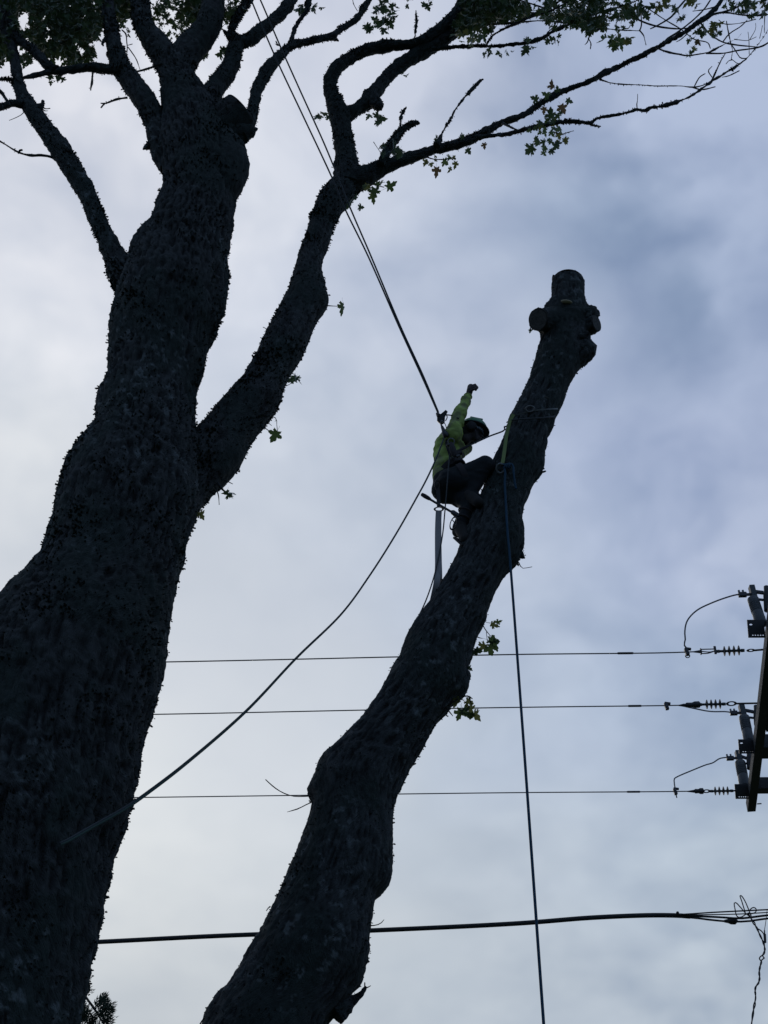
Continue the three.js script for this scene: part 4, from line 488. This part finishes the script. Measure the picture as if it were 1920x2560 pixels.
// ---------------------------------------------------------------- the climber
const smin = (a, b, k) => { const h = Math.max(k - Math.abs(a - b), 0) / k; return Math.min(a, b) - h * h * k * 0.25; };
const bone = (a, b, ra, rb) => { const d = b.clone().sub(a), l = d.lengthSq(); return (p) => { const t = clamp(((p.x - a.x) * d.x + (p.y - a.y) * d.y + (p.z - a.z) * d.z) / l, 0, 1), x = p.x - a.x - d.x * t, y = p.y - a.y - d.y * t, z = p.z - a.z - d.z * t; return Math.sqrt(x * x + y * y + z * z) - mix(ra, rb, t); }; };
function meshOf(dist, centre, half, cell) {
  const n = Math.ceil(2 * half / cell), mc = new MarchingCubes(n, new THREE.MeshStandardMaterial(), false, false, 200000); mc.isolation = 0; const p = V();
  for (let z = 0, o = 0; z < n; z++) for (let y = 0; y < n; y++) for (let x = 0; x < n; x++, o++) { p.set((x - n / 2) / (n / 2) * half + centre.x, (y - n / 2) / (n / 2) * half + centre.y, (z - n / 2) / (n / 2) * half + centre.z); mc.field[o] = -dist(p); }
  mc.update(); const m = mc.count, pos = new Float32Array(m * 3); for (let i = 0; i < m; i++) { pos[i * 3] = mc.positionArray[i * 3] * half + centre.x; pos[i * 3 + 1] = mc.positionArray[i * 3 + 1] * half + centre.y; pos[i * 3 + 2] = mc.positionArray[i * 3 + 2] * half + centre.z; }
  let g = new THREE.BufferGeometry(); g.setAttribute('position', new THREE.BufferAttribute(pos, 3)); g = mergeVertices(g, 1e-4); g.computeVertexNormals(); return g;
}
const union = (list, k) => (p) => { let d = 9; for (const f of list) d = smin(d, f(p), k); return d; };
const Q = (x, y, toward = 0) => P(x, y, DB - toward);
const skinMat = mat('skin', 0.034, 0.026, 0.026, 0.8), shirtMat = mat('high visibility shirt', 1, 1, 1, 0.92, { vertexColors: true }), trouserMat = mat('dark work trousers', 0.009, 0.012, 0.015, 0.97), bootMat = mat('black boot', 0.016, 0.015, 0.015, 0.95), helmetMat = mat('green helmet shell', 0.04, 0.17, 0.085, 0.55), linerMat = mat('black liner', 0.012, 0.013, 0.016, 0.9), harnessMat = mat('dark harness webbing', 0.028, 0.024, 0.028, 0.9), lensMat = mat('clear glasses', 0.7, 0.75, 0.8, 0.1, { transmission: 0.9 });
{
  const who = thing('person', 'tree climber in yellow green shirt and green helmet, one fist raised', 'person', Q(1122, 1250));
  const pelvis = Q(1119, 1203), waist = Q(1119, 1165), chest = Q(1124, 1112), collar = Q(1140, 1082), O = Q(1181, 1081, 0.02);
  const shN = Q(1131, 1084, 0.17), elN = Q(1150, 1031, 0.2), wrN = Q(1172, 986, 0.17), shF = Q(1138, 1090, -0.16), elF = Q(1164, 1122, -0.2), wrF = Q(1150, 1136, -0.02);
  const hipN = Q(1124, 1203, 0.1), knN = Q(1213, 1163, 0.17), anN = Q(1174, 1240, 0.1), hipF = Q(1124, 1222, -0.07), knF = Q(1183, 1258, 0.05), anF = Q(1150, 1318, 0.02), toF = Q(1164, 1347, 0.12);
  const f = V(0.93, -0.3, 0.05).normalize(), tilt = V(0.28, 0.9, -0.13), u = tilt.clone().addScaledVector(f, -tilt.dot(f)).normalize(), s = V().crossVectors(f, u), H = (a, b, c) => O.clone().addScaledVector(f, a).addScaledVector(u, b).addScaledVector(s, c);
  // body: one continuous figure
  const limbs = [bone(pelvis, waist, 0.125, 0.112), bone(waist, chest, 0.112, 0.128), bone(chest, collar, 0.128, 0.085), bone(shN, shF, 0.07, 0.07), bone(collar, H(-0.03, -0.07, 0), 0.06, 0.055), bone(shN, elN, 0.056, 0.045), bone(elN, wrN, 0.044, 0.029), bone(shF, elF, 0.056, 0.045), bone(elF, wrF, 0.044, 0.03), bone(wrF, Q(1140, 1140, 0.02), 0.032, 0.03), bone(hipN, knN, 0.092, 0.062), bone(knN, anN, 0.06, 0.045), bone(hipF, knF, 0.092, 0.064), bone(knF, anF, 0.06, 0.045), bone(anF, toF, 0.045, 0.035)];
  const mid = Q(1150, 1160), base = meshOf(union(limbs, 0.035), mid, 0.98, 0.0155);
  // head with face
  const ell = (c, a, b, d) => (p) => { const x = V().subVectors(p, c), X = x.dot(f) / a, Y = x.dot(u) / b, Z = x.dot(s) / d; return (Math.sqrt(X * X + Y * Y + Z * Z) - 1) * Math.min(a, b, d); };
  const eyes = [-1, 1].map((q) => bone(H(0.09, 0.005, q * 0.032), H(0.091, 0.005, q * 0.032), 0.011, 0.011)), sock = [-1, 1].map((q) => bone(H(0.098, 0.006, q * 0.033), H(0.097, 0.006, q * 0.03), 0.016, 0.016));
  const headF = (p) => { let d = union([ell(H(-0.012, 0.03, 0), 0.1, 0.092, 0.078), bone(H(0.03, -0.05, 0), H(0.066, -0.088, 0), 0.058, 0.03), bone(H(0.085, 0.0, 0), H(0.108, -0.034, 0), 0.011, 0.014), bone(H(0.08, 0.022, -0.03), H(0.08, 0.022, 0.03), 0.02, 0.02), bone(H(-0.005, 0.01, -0.08), H(-0.012, -0.02, -0.079), 0.017, 0.011), bone(H(-0.005, 0.01, 0.08), H(-0.012, -0.02, 0.079), 0.017, 0.011), bone(H(-0.02, -0.06, 0), H(-0.035, -0.12, 0), 0.055, 0.056), bone(H(0.088, -0.062, -0.014), H(0.088, -0.062, 0.014), 0.009, 0.009), bone(H(0.086, -0.072, -0.012), H(0.086, -0.072, 0.012), 0.009, 0.009)], 0.018)(p); for (const q of sock) d = Math.max(d, -q(p) + 0.004 - 0.006); return Math.min(d, eyes[0](p), eyes[1](p)); };
  const head = meshOf(headF, O, 0.16, 0.0042);
  // raised hand: palm, four curled fingers, thumb from the side
  const hl = [bone(wrN, Q(1177, 968, 0.17), 0.03, 0.034)], K = (x, y, d) => Q(x, y, 0.17 + d);
  hl.push(bone(K(1175, 973, -0.03), K(1181, 966, -0.03), 0.02, 0.018), bone(K(1175, 973, 0.03), K(1181, 966, 0.03), 0.02, 0.018));
  [[-0.033, 0.92], [-0.011, 1.02], [0.011, 1], [0.032, 0.84]].forEach(([d, g]) => { const o = (d + 0.033) * 105, a = K(1179, 964 + o, d), b = K(1180 + 8.5 * g, 961.5 + o, d), c = K(1194.5 * g + 1184 * (1 - g) - o * 0.4, 968 + o * 0.6, d * 0.95), e = K(1190 - o * 0.25, 975.5, d * 0.9); hl.push(bone(a, b, 0.0105, 0.0098), bone(b, c, 0.0098, 0.009), bone(c, e, 0.009, 0.0078)); });
  const thumb = [bone(K(1176, 978, 0.03), K(1183, 974, 0.052), 0.014, 0.0115), bone(K(1183, 974, 0.052), K(1189, 971, 0.048), 0.0115, 0.009)];
  const palm = hl.slice(0, 3), fingers = hl.slice(3), handF = (p) => { let d = union(palm, 0.02)(p); for (let i = 0; i < fingers.length; i += 3) d = smin(d, union(fingers.slice(i, i + 3), 0.004)(p), 0.006); return smin(d, union(thumb, 0.006)(p), 0.01); };
  const hand = meshOf(handF, Q(1180, 974, 0.17), 0.13, 0.0034);
  part('body', mergeGeometries([base, head, hand]), skinMat, who);
  const wrinkle = (p, k) => 0.011 * fbm(p.x * 9, p.y * 16 + 3, p.z * 9, 3) * k;
  const torso = [bone(Q(1112, 1186), waist, 0.122, 0.125), bone(waist, chest, 0.125, 0.14), bone(chest, collar, 0.14, 0.096), bone(shN, shF, 0.083, 0.083), bone(shN, elN, 0.074, 0.06), bone(elN, Q(1169, 993, 0.172), 0.058, 0.043), bone(shF, elF, 0.074, 0.06), bone(elF, Q(1153, 1133, -0.04), 0.058, 0.045), bone(Q(1106, 1130, 0.02), Q(1108, 1160, 0.02), 0.085, 0.08)];
  const tf = union(torso, 0.04), shirt = part('shirt', meshOf((p) => tf(p) + wrinkle(p, 2.6), Q(1135, 1090, 0), 0.62, 0.011), shirtMat, who);
  { const p = shirt.geometry.attributes.position, c = []; for (let i = 0; i < p.count; i++) { const x = p.getX(i), y = p.getY(i), z = p.getZ(i), n = smooth(0.02, 0.2, fbm(x * 11, y * 11, z * 11 + 5, 4)), f = 1 + 0.9 * fbm(x * 7, y * 20, z * 7, 3); c.push(mix(0.30, 0.2, n) * f, mix(0.39, 0.22, n) * f, mix(0.1, 0.1, n) * f); } shirt.geometry.setAttribute('color', new THREE.Float32BufferAttribute(c, 3)); }
  const cuffMat = mat('shirt cuff', 0.22, 0.29, 0.08, 0.92), cuffAt = Q(1170, 991, 0.172), cuff = part('cuff', ringAt(cuffAt, 0.036, 0.009, wrN.clone().sub(elN)), cuffMat, shirt);
  part('collar', ringAt(Q(1146, 1078), 0.068, 0.014, H(0, 0, 0).sub(collar)), cuffMat, shirt);
  const legs = [bone(pelvis, Q(1130, 1176), 0.135, 0.118), bone(Q(1112, 1222), Q(1116, 1226), 0.125, 0.125), bone(hipN, knN, 0.112, 0.083), bone(Q(1200, 1172, 0.16), knN, 0.075, 0.086), bone(knN, anN, 0.076, 0.058), bone(hipF, knF, 0.12, 0.098), bone(knF, anF, 0.092, 0.064), bone(Q(1146, 1205, 0.12), Q(1176, 1198, 0.14), 0.085, 0.07)], lf = union(legs, 0.035);
  const trousers = part('trousers', meshOf((p) => lf(p) + wrinkle(p, 1.6), Q(1155, 1225, 0.03), 0.6, 0.011), trouserMat, who);
  part('knee_pad', mergeGeometries([new THREE.SphereGeometry(0.075, 20, 12, 0, 6.283, 0, 1.3).rotateZ(-1.2).translate(knN.x + 0.018, knN.y + 0.004, knN.z)]), harnessMat, trousers);
  const bf = union([bone(Q(1155, 1300, 0.03), anF, 0.062, 0.066), bone(anF, toF, 0.064, 0.052), bone(Q(1144, 1330, -0.02), anF, 0.052, 0.055)], 0.02), boot = part('boot', meshOf(bf, Q(1153, 1326, 0.05), 0.24, 0.007), bootMat, who);
  part('boot_sole', boxBetween(Q(1141, 1346, 0.0), Q(1163, 1366, 0.13), 0.075, 0.02), bootMat, boot);
  const b2 = union([bone(anN, Q(1196, 1256, 0.2), 0.058, 0.05), bone(Q(1168, 1242, 0.08), anN, 0.05, 0.056)], 0.02); part('boot', meshOf(b2, Q(1182, 1246, 0.13), 0.2, 0.007), bootMat, who);
  for (const q of [0, 1]) part('spur_strap', ringAt(Q(1166 - q * 6, 1282 + q * 16, 0.04), 0.078 - q * 0.006, 0.008, V().subVectors(anF, knF), 1, 1), harnessMat, boot);
  // helmet, liner, ear cups, chin strap, glasses
  const hm = new THREE.Matrix4().makeBasis(s.clone(), u, f.clone().negate()).setPosition(H(-0.004, 0.045, 0)), shell = [];
  for (let i = 0; i <= 14; i++) { const a = i / 14 * Math.PI / 2; shell.push(new THREE.Vector2(Math.max(Math.cos(a), 0.001), Math.sin(a))); }
  const dome = new THREE.LatheGeometry([new THREE.Vector2(1.06, -0.05), new THREE.Vector2(1.03, 0), ...shell], 40).scale(0.112, 0.132, 0.138); const vents = [];
  for (const q of [-0.05, 0, 0.05]) vents.push(new RoundedBoxGeometry(0.018, 0.03, 0.13, 2, 0.008).translate(q, 0.122 - Math.abs(q) * 0.25, 0.0));
  const helmet = part('helmet', mergeGeometries([dome, ...vents].map((g) => (g.index ? g.toNonIndexed() : g)).map((g) => { g.deleteAttribute('uv'); return g; })).applyMatrix4(hm), helmetMat, who);
  const peak = new THREE.CylinderGeometry(1, 1, 0.012, 40, 1, false).scale(0.122, 1, 0.152).translate(0, -0.006, -0.014); part('helmet_brim', peak.applyMatrix4(hm), linerMat, helmet);
  for (const q of [-1, 1]) part('ear_cup', new THREE.SphereGeometry(0.055, 20, 14).scale(0.6, 1.1, 0.9).translate(q * 0.094, -0.06, 0.006).applyMatrix4(hm), linerMat, helmet);
  part('chin_strap', tube([H(0.0, 0.02, 0.085), H(0.045, -0.06, 0.07), H(0.07, -0.115, 0.02), H(0.07, -0.115, -0.02), H(0.045, -0.06, -0.07), H(0.0, 0.02, -0.085)], 0.006), harnessMat, helmet);
  part('glasses', ribbon([H(0.03, 0.006, 0.082), H(0.085, 0.004, 0.066), H(0.112, 0.0, 0.02), H(0.112, 0.0, -0.02), H(0.085, 0.004, -0.066), H(0.03, 0.006, -0.082)], 0.032, 0.002, (p) => p.clone().sub(O)), lensMat, who);
  part('neck_gaiter', spin([[0.066, 0], [0.08, 0.3], [0.086, 0.7], [0.08, 1]], Q(1150, 1090), H(-0.02, -0.035, 0), 24), linerMat, who);
  // harness: belt, leg loops, shoulder strap
  const band = (c, rx, rz, h, axis) => { const g = new THREE.LatheGeometry([[-0.5, 0.97], [-0.45, 1.03], [0.45, 1.03], [0.5, 0.97]].map(([y, r]) => new THREE.Vector2(r, y)), 36).scale(rx, h, rz); return g.applyMatrix4(new THREE.Matrix4().compose(c, new THREE.Quaternion().setFromUnitVectors(V(0, 1, 0), axis.clone().normalize()), V(1, 1, 1))); };
  const harness = part('harness', band(Q(1128, 1177), 0.15, 0.165, 0.06, V(-0.72, 1, 0.05)), harnessMat, who);
  part('leg_loop', band(hipN.clone().lerp(knN, 0.38), 0.118, 0.112, 0.06, knN.clone().sub(hipN)), harnessMat, harness); part('leg_loop', band(hipF.clone().lerp(knF, 0.45), 0.116, 0.11, 0.06, knF.clone().sub(hipF)), harnessMat, harness);
  part('shoulder_strap', ribbon([Q(1118, 1090, 0.16), Q(1117, 1112, 0.17), Q(1124, 1135, 0.17), Q(1131, 1160, 0.165)], 0.026, 0.008, (p) => toEye(p)), harnessMat, harness);
  const bk = Q(1128, 1146, 0.185); part('buckle', boxBetween(Q(1126, 1146, 0.19), Q(1136, 1142, 0.19), 0.012, 0.02), alloyMat, harness);
}

// ---------------------------------------------------------------- ropes, slings and the climber's gear
const rope = (name, label, category, m, r, pts, group) => tag(part(name, tube(pts, r, 9, 0.05), m, scene), label, category, group);
{
  const g = thing('climbing_rope', 'doubled climbing rope running from the treetop down to the climber', 'rope', Q(1098, 1036, 0.12));
  const leg = (...p) => tube(p.map(([x, y]) => P(x, y, mix(8.72, 10.27, y / 1036))), 0.0086, 9, 0.05);
  part('strand', leg([572, -130], [628, 0], [654, 63], [694, 155], [752, 278], [833, 451], [862, 521], [920, 640], [1000, 822], [1056, 944], [1094, 1030]), ropeMat, g);
  part('strand', leg([592, -130], [651, 0], [700, 114], [752, 230], [810, 358], [839, 428], [874, 516], [926, 637], [1003, 820], [1059, 942], [1096, 1031]), ropeMat, g);
  const e = thing('rope_tether', 'long slack rope curving from the climber down to the big trunk', 'rope', Q(1112, 1092, 0.2)), D = (x) => mix(10.2, 8.42, Math.pow(clamp((1112 - x) / 950, 0, 1), 0.8));
  for (const q of [-1, 1]) part('strand', tube([[1112, 1090], [1088, 1152], [1064, 1203], [1045, 1238], [990, 1335], [926, 1436], [856, 1532], [741, 1645], [613, 1780], [463, 1910], [380, 1974], [319, 2017], [241, 2061], [163, 2105], [152, 2110]].map(([x, y]) => P(x + q * clamp((800 - x) / 400, 0, 1), y + q * clamp((1000 - x) / 330, 0.4, 2.2), D(x))), 0.0076, 8, 0.05), q < 0 ? ropeMat : ropeGreen, e);
}
rope('rope_tail', 'thin rope tail hanging from the climber past the grey strap to the trunk', 'rope', ropeMat, 0.0062, [[1124, 1134, 0.22], [1121, 1170, 0.24], [1117, 1220, 0.24], [1112, 1280, 0.2], [1107, 1332, 0.16], [1095, 1400, 0.14], [1081, 1455, 0.14], [1062, 1508, 0.12], [1044, 1545, 0.1], [1028, 1572, 0.08], [1014, 1596, 0.04]].map(([x, y, d]) => Q(x, y, d)));
{
  const g = thing('lanyard', 'taut dark lanyard reaching from the climber\'s waist round the bare trunk', 'lanyard', Q(1145, 1126, 0.06)), pts = [[1140, 1130, 0.1], [1175, 1113, 0.08], [1220, 1092, 0.05], [1262, 1074, 0.0]].map(([x, y, d]) => Q(x, y, d));
  const k = pxSize(Q(1325, 1060)); for (let a = 0; a <= 12; a++) { const t = a / 12 * Math.PI; pts.push(Q(1324 - 63 * Math.cos(t), 1056 - 17 * (1 - Math.cos(t)) * 0.5 + 12 * (1 - t / 3.14), -63 * k * Math.sin(t) * 1.05)); } for (let a = 1; a <= 9; a++) { const t = a / 12 * Math.PI; pts.push(Q(1324 + 63 * Math.cos(t), 1040 + 10 * a / 9, 63 * k * Math.sin(t) * 1.08)); }
  part('rope', tube(pts, 0.0078, 9), ropeMat, g); part('splice', tube([Q(1138, 1131, 0.12), Q(1168, 1116, 0.085)], 0.0135, 9), harnessMat, g);
}
{
  const g = thing('cambium_sling', 'thin pale sling looped round the bare trunk, holding a steel ring', 'sling', onStem(1325, 1022)), pts = [];
  for (let i = -10; i <= 10; i++) { const x = 1338 + i * 5.6; pts.push(onStem(x, 1026 - i * 0.9 + 0.05 * i * i, 0.022)); } part('webbing', ribbon(pts, 0.012, 0.006, (p) => toEye(p)), steelMat, g);
  const r = onStem(1325, 1022, 0.05); part('ring', ringAt(r, 0.036, 0.0075, toEye(r), 1.15, 0.8), alloyMat, g);
}
{
  const g = thing('anchor_sling', 'yellow green webbing sling hanging down the bare trunk\'s left side', 'sling', onStem(1262, 1120));
  part('webbing', ribbon([[1280, 1036], [1275, 1052], [1271, 1066], [1267, 1085], [1264, 1105], [1261, 1128], [1258, 1148], [1256, 1158]].map(([x, y]) => onStem(Math.max(x, edgeAt(STEM_L, y) + 5), y, 0.07)), 0.034, 0.008, (p) => toEye(p)), slingMat, g);
  part('webbing', ribbon([[1273, 1054], [1271, 1062], [1270, 1074]].map(([x, y]) => Q(x, y, 0.05)), 0.02, 0.008, (p) => toEye(p)), slingMat, g);
  const s = onStem(1254, 1158, 0.045); part('shackle', boxBetween(s.clone().add(V(0.02, 0.03, 0)), s.clone().add(V(-0.02, -0.03, 0)), 0.022, 0.02), alloyMat, g);
  const r = onStem(1251, 1171, 0.05); part('ring', ringAt(r, 0.038, 0.009, toEye(r), 1, 1.15), alloyMat, g);
}
{
  const g = thing('hauling_rope', 'blue rope knotted to the anchor ring, hanging straight down past the wires', 'rope', onStem(1264, 1172));
  const drop = onStem(1268, 1320, 0.05), X = (y) => V(drop.x, y, drop.z), y0 = onStem(1268, 1320).y, pts = [onStem(1258, 1163, 0.05), onStem(1262, 1172, 0.06), onStem(1263, 1186, 0.05), onStem(1262, 1204, 0.05), onStem(1264, 1250, 0.05), onStem(1268, 1320, 0.05)];
  const end = P(1359, 2557, -drop.z), under = P(1276, 1412, -drop.z), low = P(1310, 1870, -drop.z); pts.push(under, low, end, V(end.x + 0.01, 1.2, end.z)); part('rope', tube(pts, 0.0115, 10, 0.06), ropeBlue, g);
  const tailPts = [[1258, 1164], [1272, 1159], [1282, 1163], [1284, 1180], [1286, 1200], [1290, 1222]].map(([x, y]) => onStem(x, y, 0.055)); part('rope_end', tube(tailPts, 0.0105, 9), ropeBlue, g);
  const turns = []; for (let i = 0; i <= 40; i++) { const t = i / 40, c = onStem(1258 + 18 * t, 1167 - 2 * t, 0.06), a = t * 22; turns.push(c.add(V(0.004 * Math.sin(a), 0.024 * Math.sin(a), 0.02 * Math.cos(a)))); } part('knot', tube(turns, 0.0095, 8, 0.01), ropeBlue, g);
}
{
  const g = thing('rope_climbing_device', 'dark metal rope device where the doubled rope meets the climber\'s shoulder', 'climbing device', Q(1106, 1060, 0.22)), d = 0.22, K = (x, y) => Q(x, y, d);
  part('spine', spin([[0.006, 0], [0.017, 0.08], [0.02, 0.5], [0.016, 0.9], [0.006, 1]], K(1093, 1032), K(1099, 1046), 10), darkSteel, g);
  const sh = new THREE.Shape(); sh.moveTo(-0.04, 0.05); sh.lineTo(0.0, 0.045); sh.lineTo(0.055, 0.085); sh.lineTo(0.075, 0.07); sh.lineTo(0.045, 0.02); sh.lineTo(0.04, -0.04); sh.lineTo(0.0, -0.055); sh.lineTo(-0.04, -0.02); sh.closePath(); const hole = new THREE.Path(); hole.absellipse(-0.022, 0.022, 0.007, 0.007, 0, Math.PI * 2, true, 0); sh.holes.push(hole);
  const pl = new THREE.ExtrudeGeometry(sh, { depth: 0.02, bevelEnabled: true, bevelSize: 0.003, bevelThickness: 0.003, bevelSegments: 1 }).scale(0.85, 1, 1).rotateX(PITCH * 0.8), o = K(1102, 1048); part('cam_plate', pl.translate(o.x, o.y, o.z), darkSteel, g);
  const k1 = K(1109, 1066); part('carabiner', ringAt(k1, 0.04, 0.007, toEye(k1), 0.55, 1.35, 0.35), alloyMat, g); part('lower_link', spin([[0.005, 0], [0.014, 0.2], [0.022, 0.7], [0.02, 0.95], [0.004, 1]], K(1103, 1062), K(1114, 1088), 10), darkSteel, g);
  part('swivel', spin([[0.006, 0], [0.028, 0.2], [0.03, 0.8], [0.008, 1]], K(1108, 1078), K(1118, 1092), 12), darkSteel, g);
  part('tether_cord', tube([K(1115, 1037), K(1126, 1038), K(1136, 1040), Q(1146, 1046, 0.27)], 0.0062), rubberMat, g); part('handle_loop', tube([K(1116, 1037), K(1118, 1043), K(1114, 1052)], 0.005), rubberMat, g);
}
{
  const g = thing('rope_adjuster', 'dark rope adjuster clipped at the climber\'s waist beside the lanyard', 'climbing device', Q(1132, 1130, 0.24)), K = (x, y) => Q(x, y, 0.25);
  part('grip', spin([[0.008, 0], [0.03, 0.15], [0.034, 0.5], [0.026, 0.85], [0.01, 1]], K(1137, 1142), K(1127, 1106), 12), harnessMat, g); part('lever', boxBetween(K(1117, 1113), K(1130, 1112), 0.03, 0.022), darkSteel, g);
  part('link', boxBetween(K(1134, 1138), K(1155, 1131), 0.04, 0.032), harnessMat, g); const c = K(1128, 1104); part('carabiner', ringAt(c, 0.03, 0.0065, toEye(c), 1, 1, 0), steelMat, g); part('stem', boxBetween(K(1140, 1142), K(1150, 1138), 0.03, 0.03), darkSteel, g);
}
{
  const g = thing('gear_strap', 'grey webbing strap hanging from a carabiner on the climber\'s hip down to the trunk', 'strap', Q(1096, 1300, 0.14)), d = 0.12, K = (x, y) => Q(x, y, d);
  const c = K(1093, 1213); part('carabiner', ringAt(c, 0.037, 0.006, toEye(c), 0.62, 1.2, 0.05), darkSteel, g);
  part('extender', ribbon([K(1095, 1222), K(1096, 1245), K(1097, 1268)], 0.036, 0.012, (p) => toEye(p)), harnessMat, g); part('tab', boxBetween(K(1086, 1241), K(1093, 1241), 0.02, 0.02), harnessMat, g);
  const r = K(1097, 1273); part('ring', ringAt(r, 0.034, 0.0085, toEye(r), 1.15, 0.55), darkSteel, g);
  part('webbing', ribbon([K(1097, 1277), K(1096, 1296), K(1095, 1330), K(1095, 1375), K(1095, 1420), K(1092, 1455), Q(1086, 1485, 0.06), Q(1080, 1512, -0.02)], 0.056, 0.012, (p) => toEye(p).add(V(1.2, 0, 0))), webMat, g);
  part('webbing', ribbon([K(1098, 1277), K(1099, 1300), K(1099, 1340), K(1100, 1400), K(1101, 1440), Q(1100, 1470, 0.02)], 0.032, 0.01, (p) => toEye(p).add(V(-3, 0, 0))), webMat, g);
}
{
  const g = thing('hand_tool', 'dark rod with a thick grip, slung under the climber across the grey strap', 'tool', Q(1100, 1263, 0.18)), K = (x, y) => Q(x, y, 0.18);
  part('shaft', tube([K(1066, 1243), K(1105, 1266), K(1146, 1290)], 0.0115, 10), darkSteel, g); part('grip', spin([[0.006, 0], [0.017, 0.06], [0.021, 0.4], [0.018, 0.8], [0.011, 1]], K(1053, 1235), K(1077, 1249), 14), harnessMat, g);
  part('head', spin([[0.012, 0], [0.024, 0.2], [0.026, 0.8], [0.012, 1]], K(1128, 1278), K(1146, 1291), 12), darkSteel, g); const c = K(1134, 1308); part('carabiner', ringAt(c, 0.046, 0.007, toEye(c), 0.62, 1.3, -0.35), darkSteel, g); part('gate', tube([K(1131, 1300), K(1142, 1314)], 0.005), darkSteel, g);
}

// ---------------------------------------------------------------- a conifer behind the big trunk, one bough showing
{
  const D = 13.5, root = P(60, 2500, D), foot = V(root.x, 0, root.z), g = thing('conifer_tree', 'dark conifer hidden behind the mossy maple, one drooping feathery bough showing', 'tree', foot), topP = P(60, 2450, D);
  const c = { group: g, tufts: [] };
  part('trunk', limb([{ p: V(foot.x, -0.2, foot.z), r: 0.16 }, { p: V(foot.x + 0.03, topP.y * 0.5, foot.z), r: 0.11 }, { p: V(foot.x, topP.y * 0.85, foot.z), r: 0.06 }, { p: topP, r: 0.015 }], { ring: 16, step: 0.08, tree: c, colour: 'bark' }), barkMatB, g);
  const needles = []; const spray = (p, dir, n, L) => { for (let i = 0; i < n; i++) { const a = dir.clone().add(V(rr(-0.7, 0.7), rr(-0.5, 0.6), rr(-0.7, 0.7))).normalize(); needles.push([p.clone().addScaledVector(a, rr(-0.02, 0.045)).add(V(rr(-0.03, 0.03), rr(-0.03, 0.03), rr(-0.05, 0.05))), a, L * rr(0.6, 1.3)]); } };
  const bough = (pts, r) => { part('bough', limb(pts.map((p, i) => ({ p, r: r * (1 - i / pts.length * 0.6) })), { ring: 8, step: 0.04, bark: 0, lump: 0, shag: 0.002, tree: c }), twigMat, g); const cv = new THREE.CatmullRomCurve3(pts); return cv; };
  const show = bough([P(90, 2470, D), P(150, 2478, D), P(206, 2486, D), P(222, 2503, D), P(236, 2522, D), P(250, 2545, D), P(262, 2566, D), P(272, 2600, D)], 0.016);
  for (const [x, y, dx, dy, n] of [[214, 2476, 0.5, 0.9, 9], [255, 2500, 0.7, 0.7, 15], [244, 2510, 0.5, 0.8, 12], [262, 2512, 0.7, 0.6, 12], [272, 2520, 0.8, 0.5, 16], [264, 2530, 0.9, 0.3, 14], [256, 2520, 0.6, 0.6, 14], [270, 2550, 0.9, 0.6, 14], [258, 2545, 0.9, 0.2, 14], [248, 2535, 0.5, 0.5, 16], [262, 2558, 0.9, 0.1, 10], [236, 2540, -0.2, -0.8, 22], [222, 2530, -0.4, -0.7, 24], [214, 2516, -0.5, -0.6, 22], [212, 2545, -0.4, -0.8, 26], [228, 2556, -0.3, -0.9, 26], [244, 2562, 0.1, -0.9, 24], [205, 2530, -0.6, -0.6, 22], [252, 2590, 0.3, -0.8, 26], [225, 2590, -0.3, -0.8, 30]]) spray(P(x, y, D + rr(-0.15, 0.15)), V(dx, dy, rr(-0.4, 0.4)).normalize(), n * 6, 0.036);
  for (let i = 0; i < 26; i++) { const h = mix(1.5, topP.y - 0.4, i / 26), a = i * 2.4, R = Math.min(1.4, (topP.y - h) * 0.35 + 0.15) * 0.42, b = V(foot.x, h, foot.z), tip = V(foot.x + Math.cos(a) * R - 0.1, h - R * 0.5, foot.z + Math.sin(a) * R), cv = bough([b, b.clone().lerp(tip, 0.5).add(V(0, 0.05, 0)), tip], 0.014); for (let q = 2; q <= 8; q++) spray(cv.getPoint(q / 8), tip.clone().sub(b).normalize(), 14, 0.05); }
  const ng = new THREE.ConeGeometry(0.15, 1, 4, 1).translate(0, 0.5, 0).scale(1, 1, 0.5), im = new THREE.InstancedMesh(ng, mat('conifer needles', 0.02, 0.035, 0.018, 0.9), needles.length), q4 = new THREE.Quaternion(); im.name = 'foliage'; tag(im, null, null, null, 'stuff');
  needles.forEach(([p, a, L], i) => { q4.setFromUnitVectors(V(0, 1, 0), a); im.setMatrixAt(i, new THREE.Matrix4().compose(p.clone().sub(foot), q4, V(L, L, L))); }); im.castShadow = im.receiveShadow = true; g.add(im);
}
renderer.render(scene, camera);
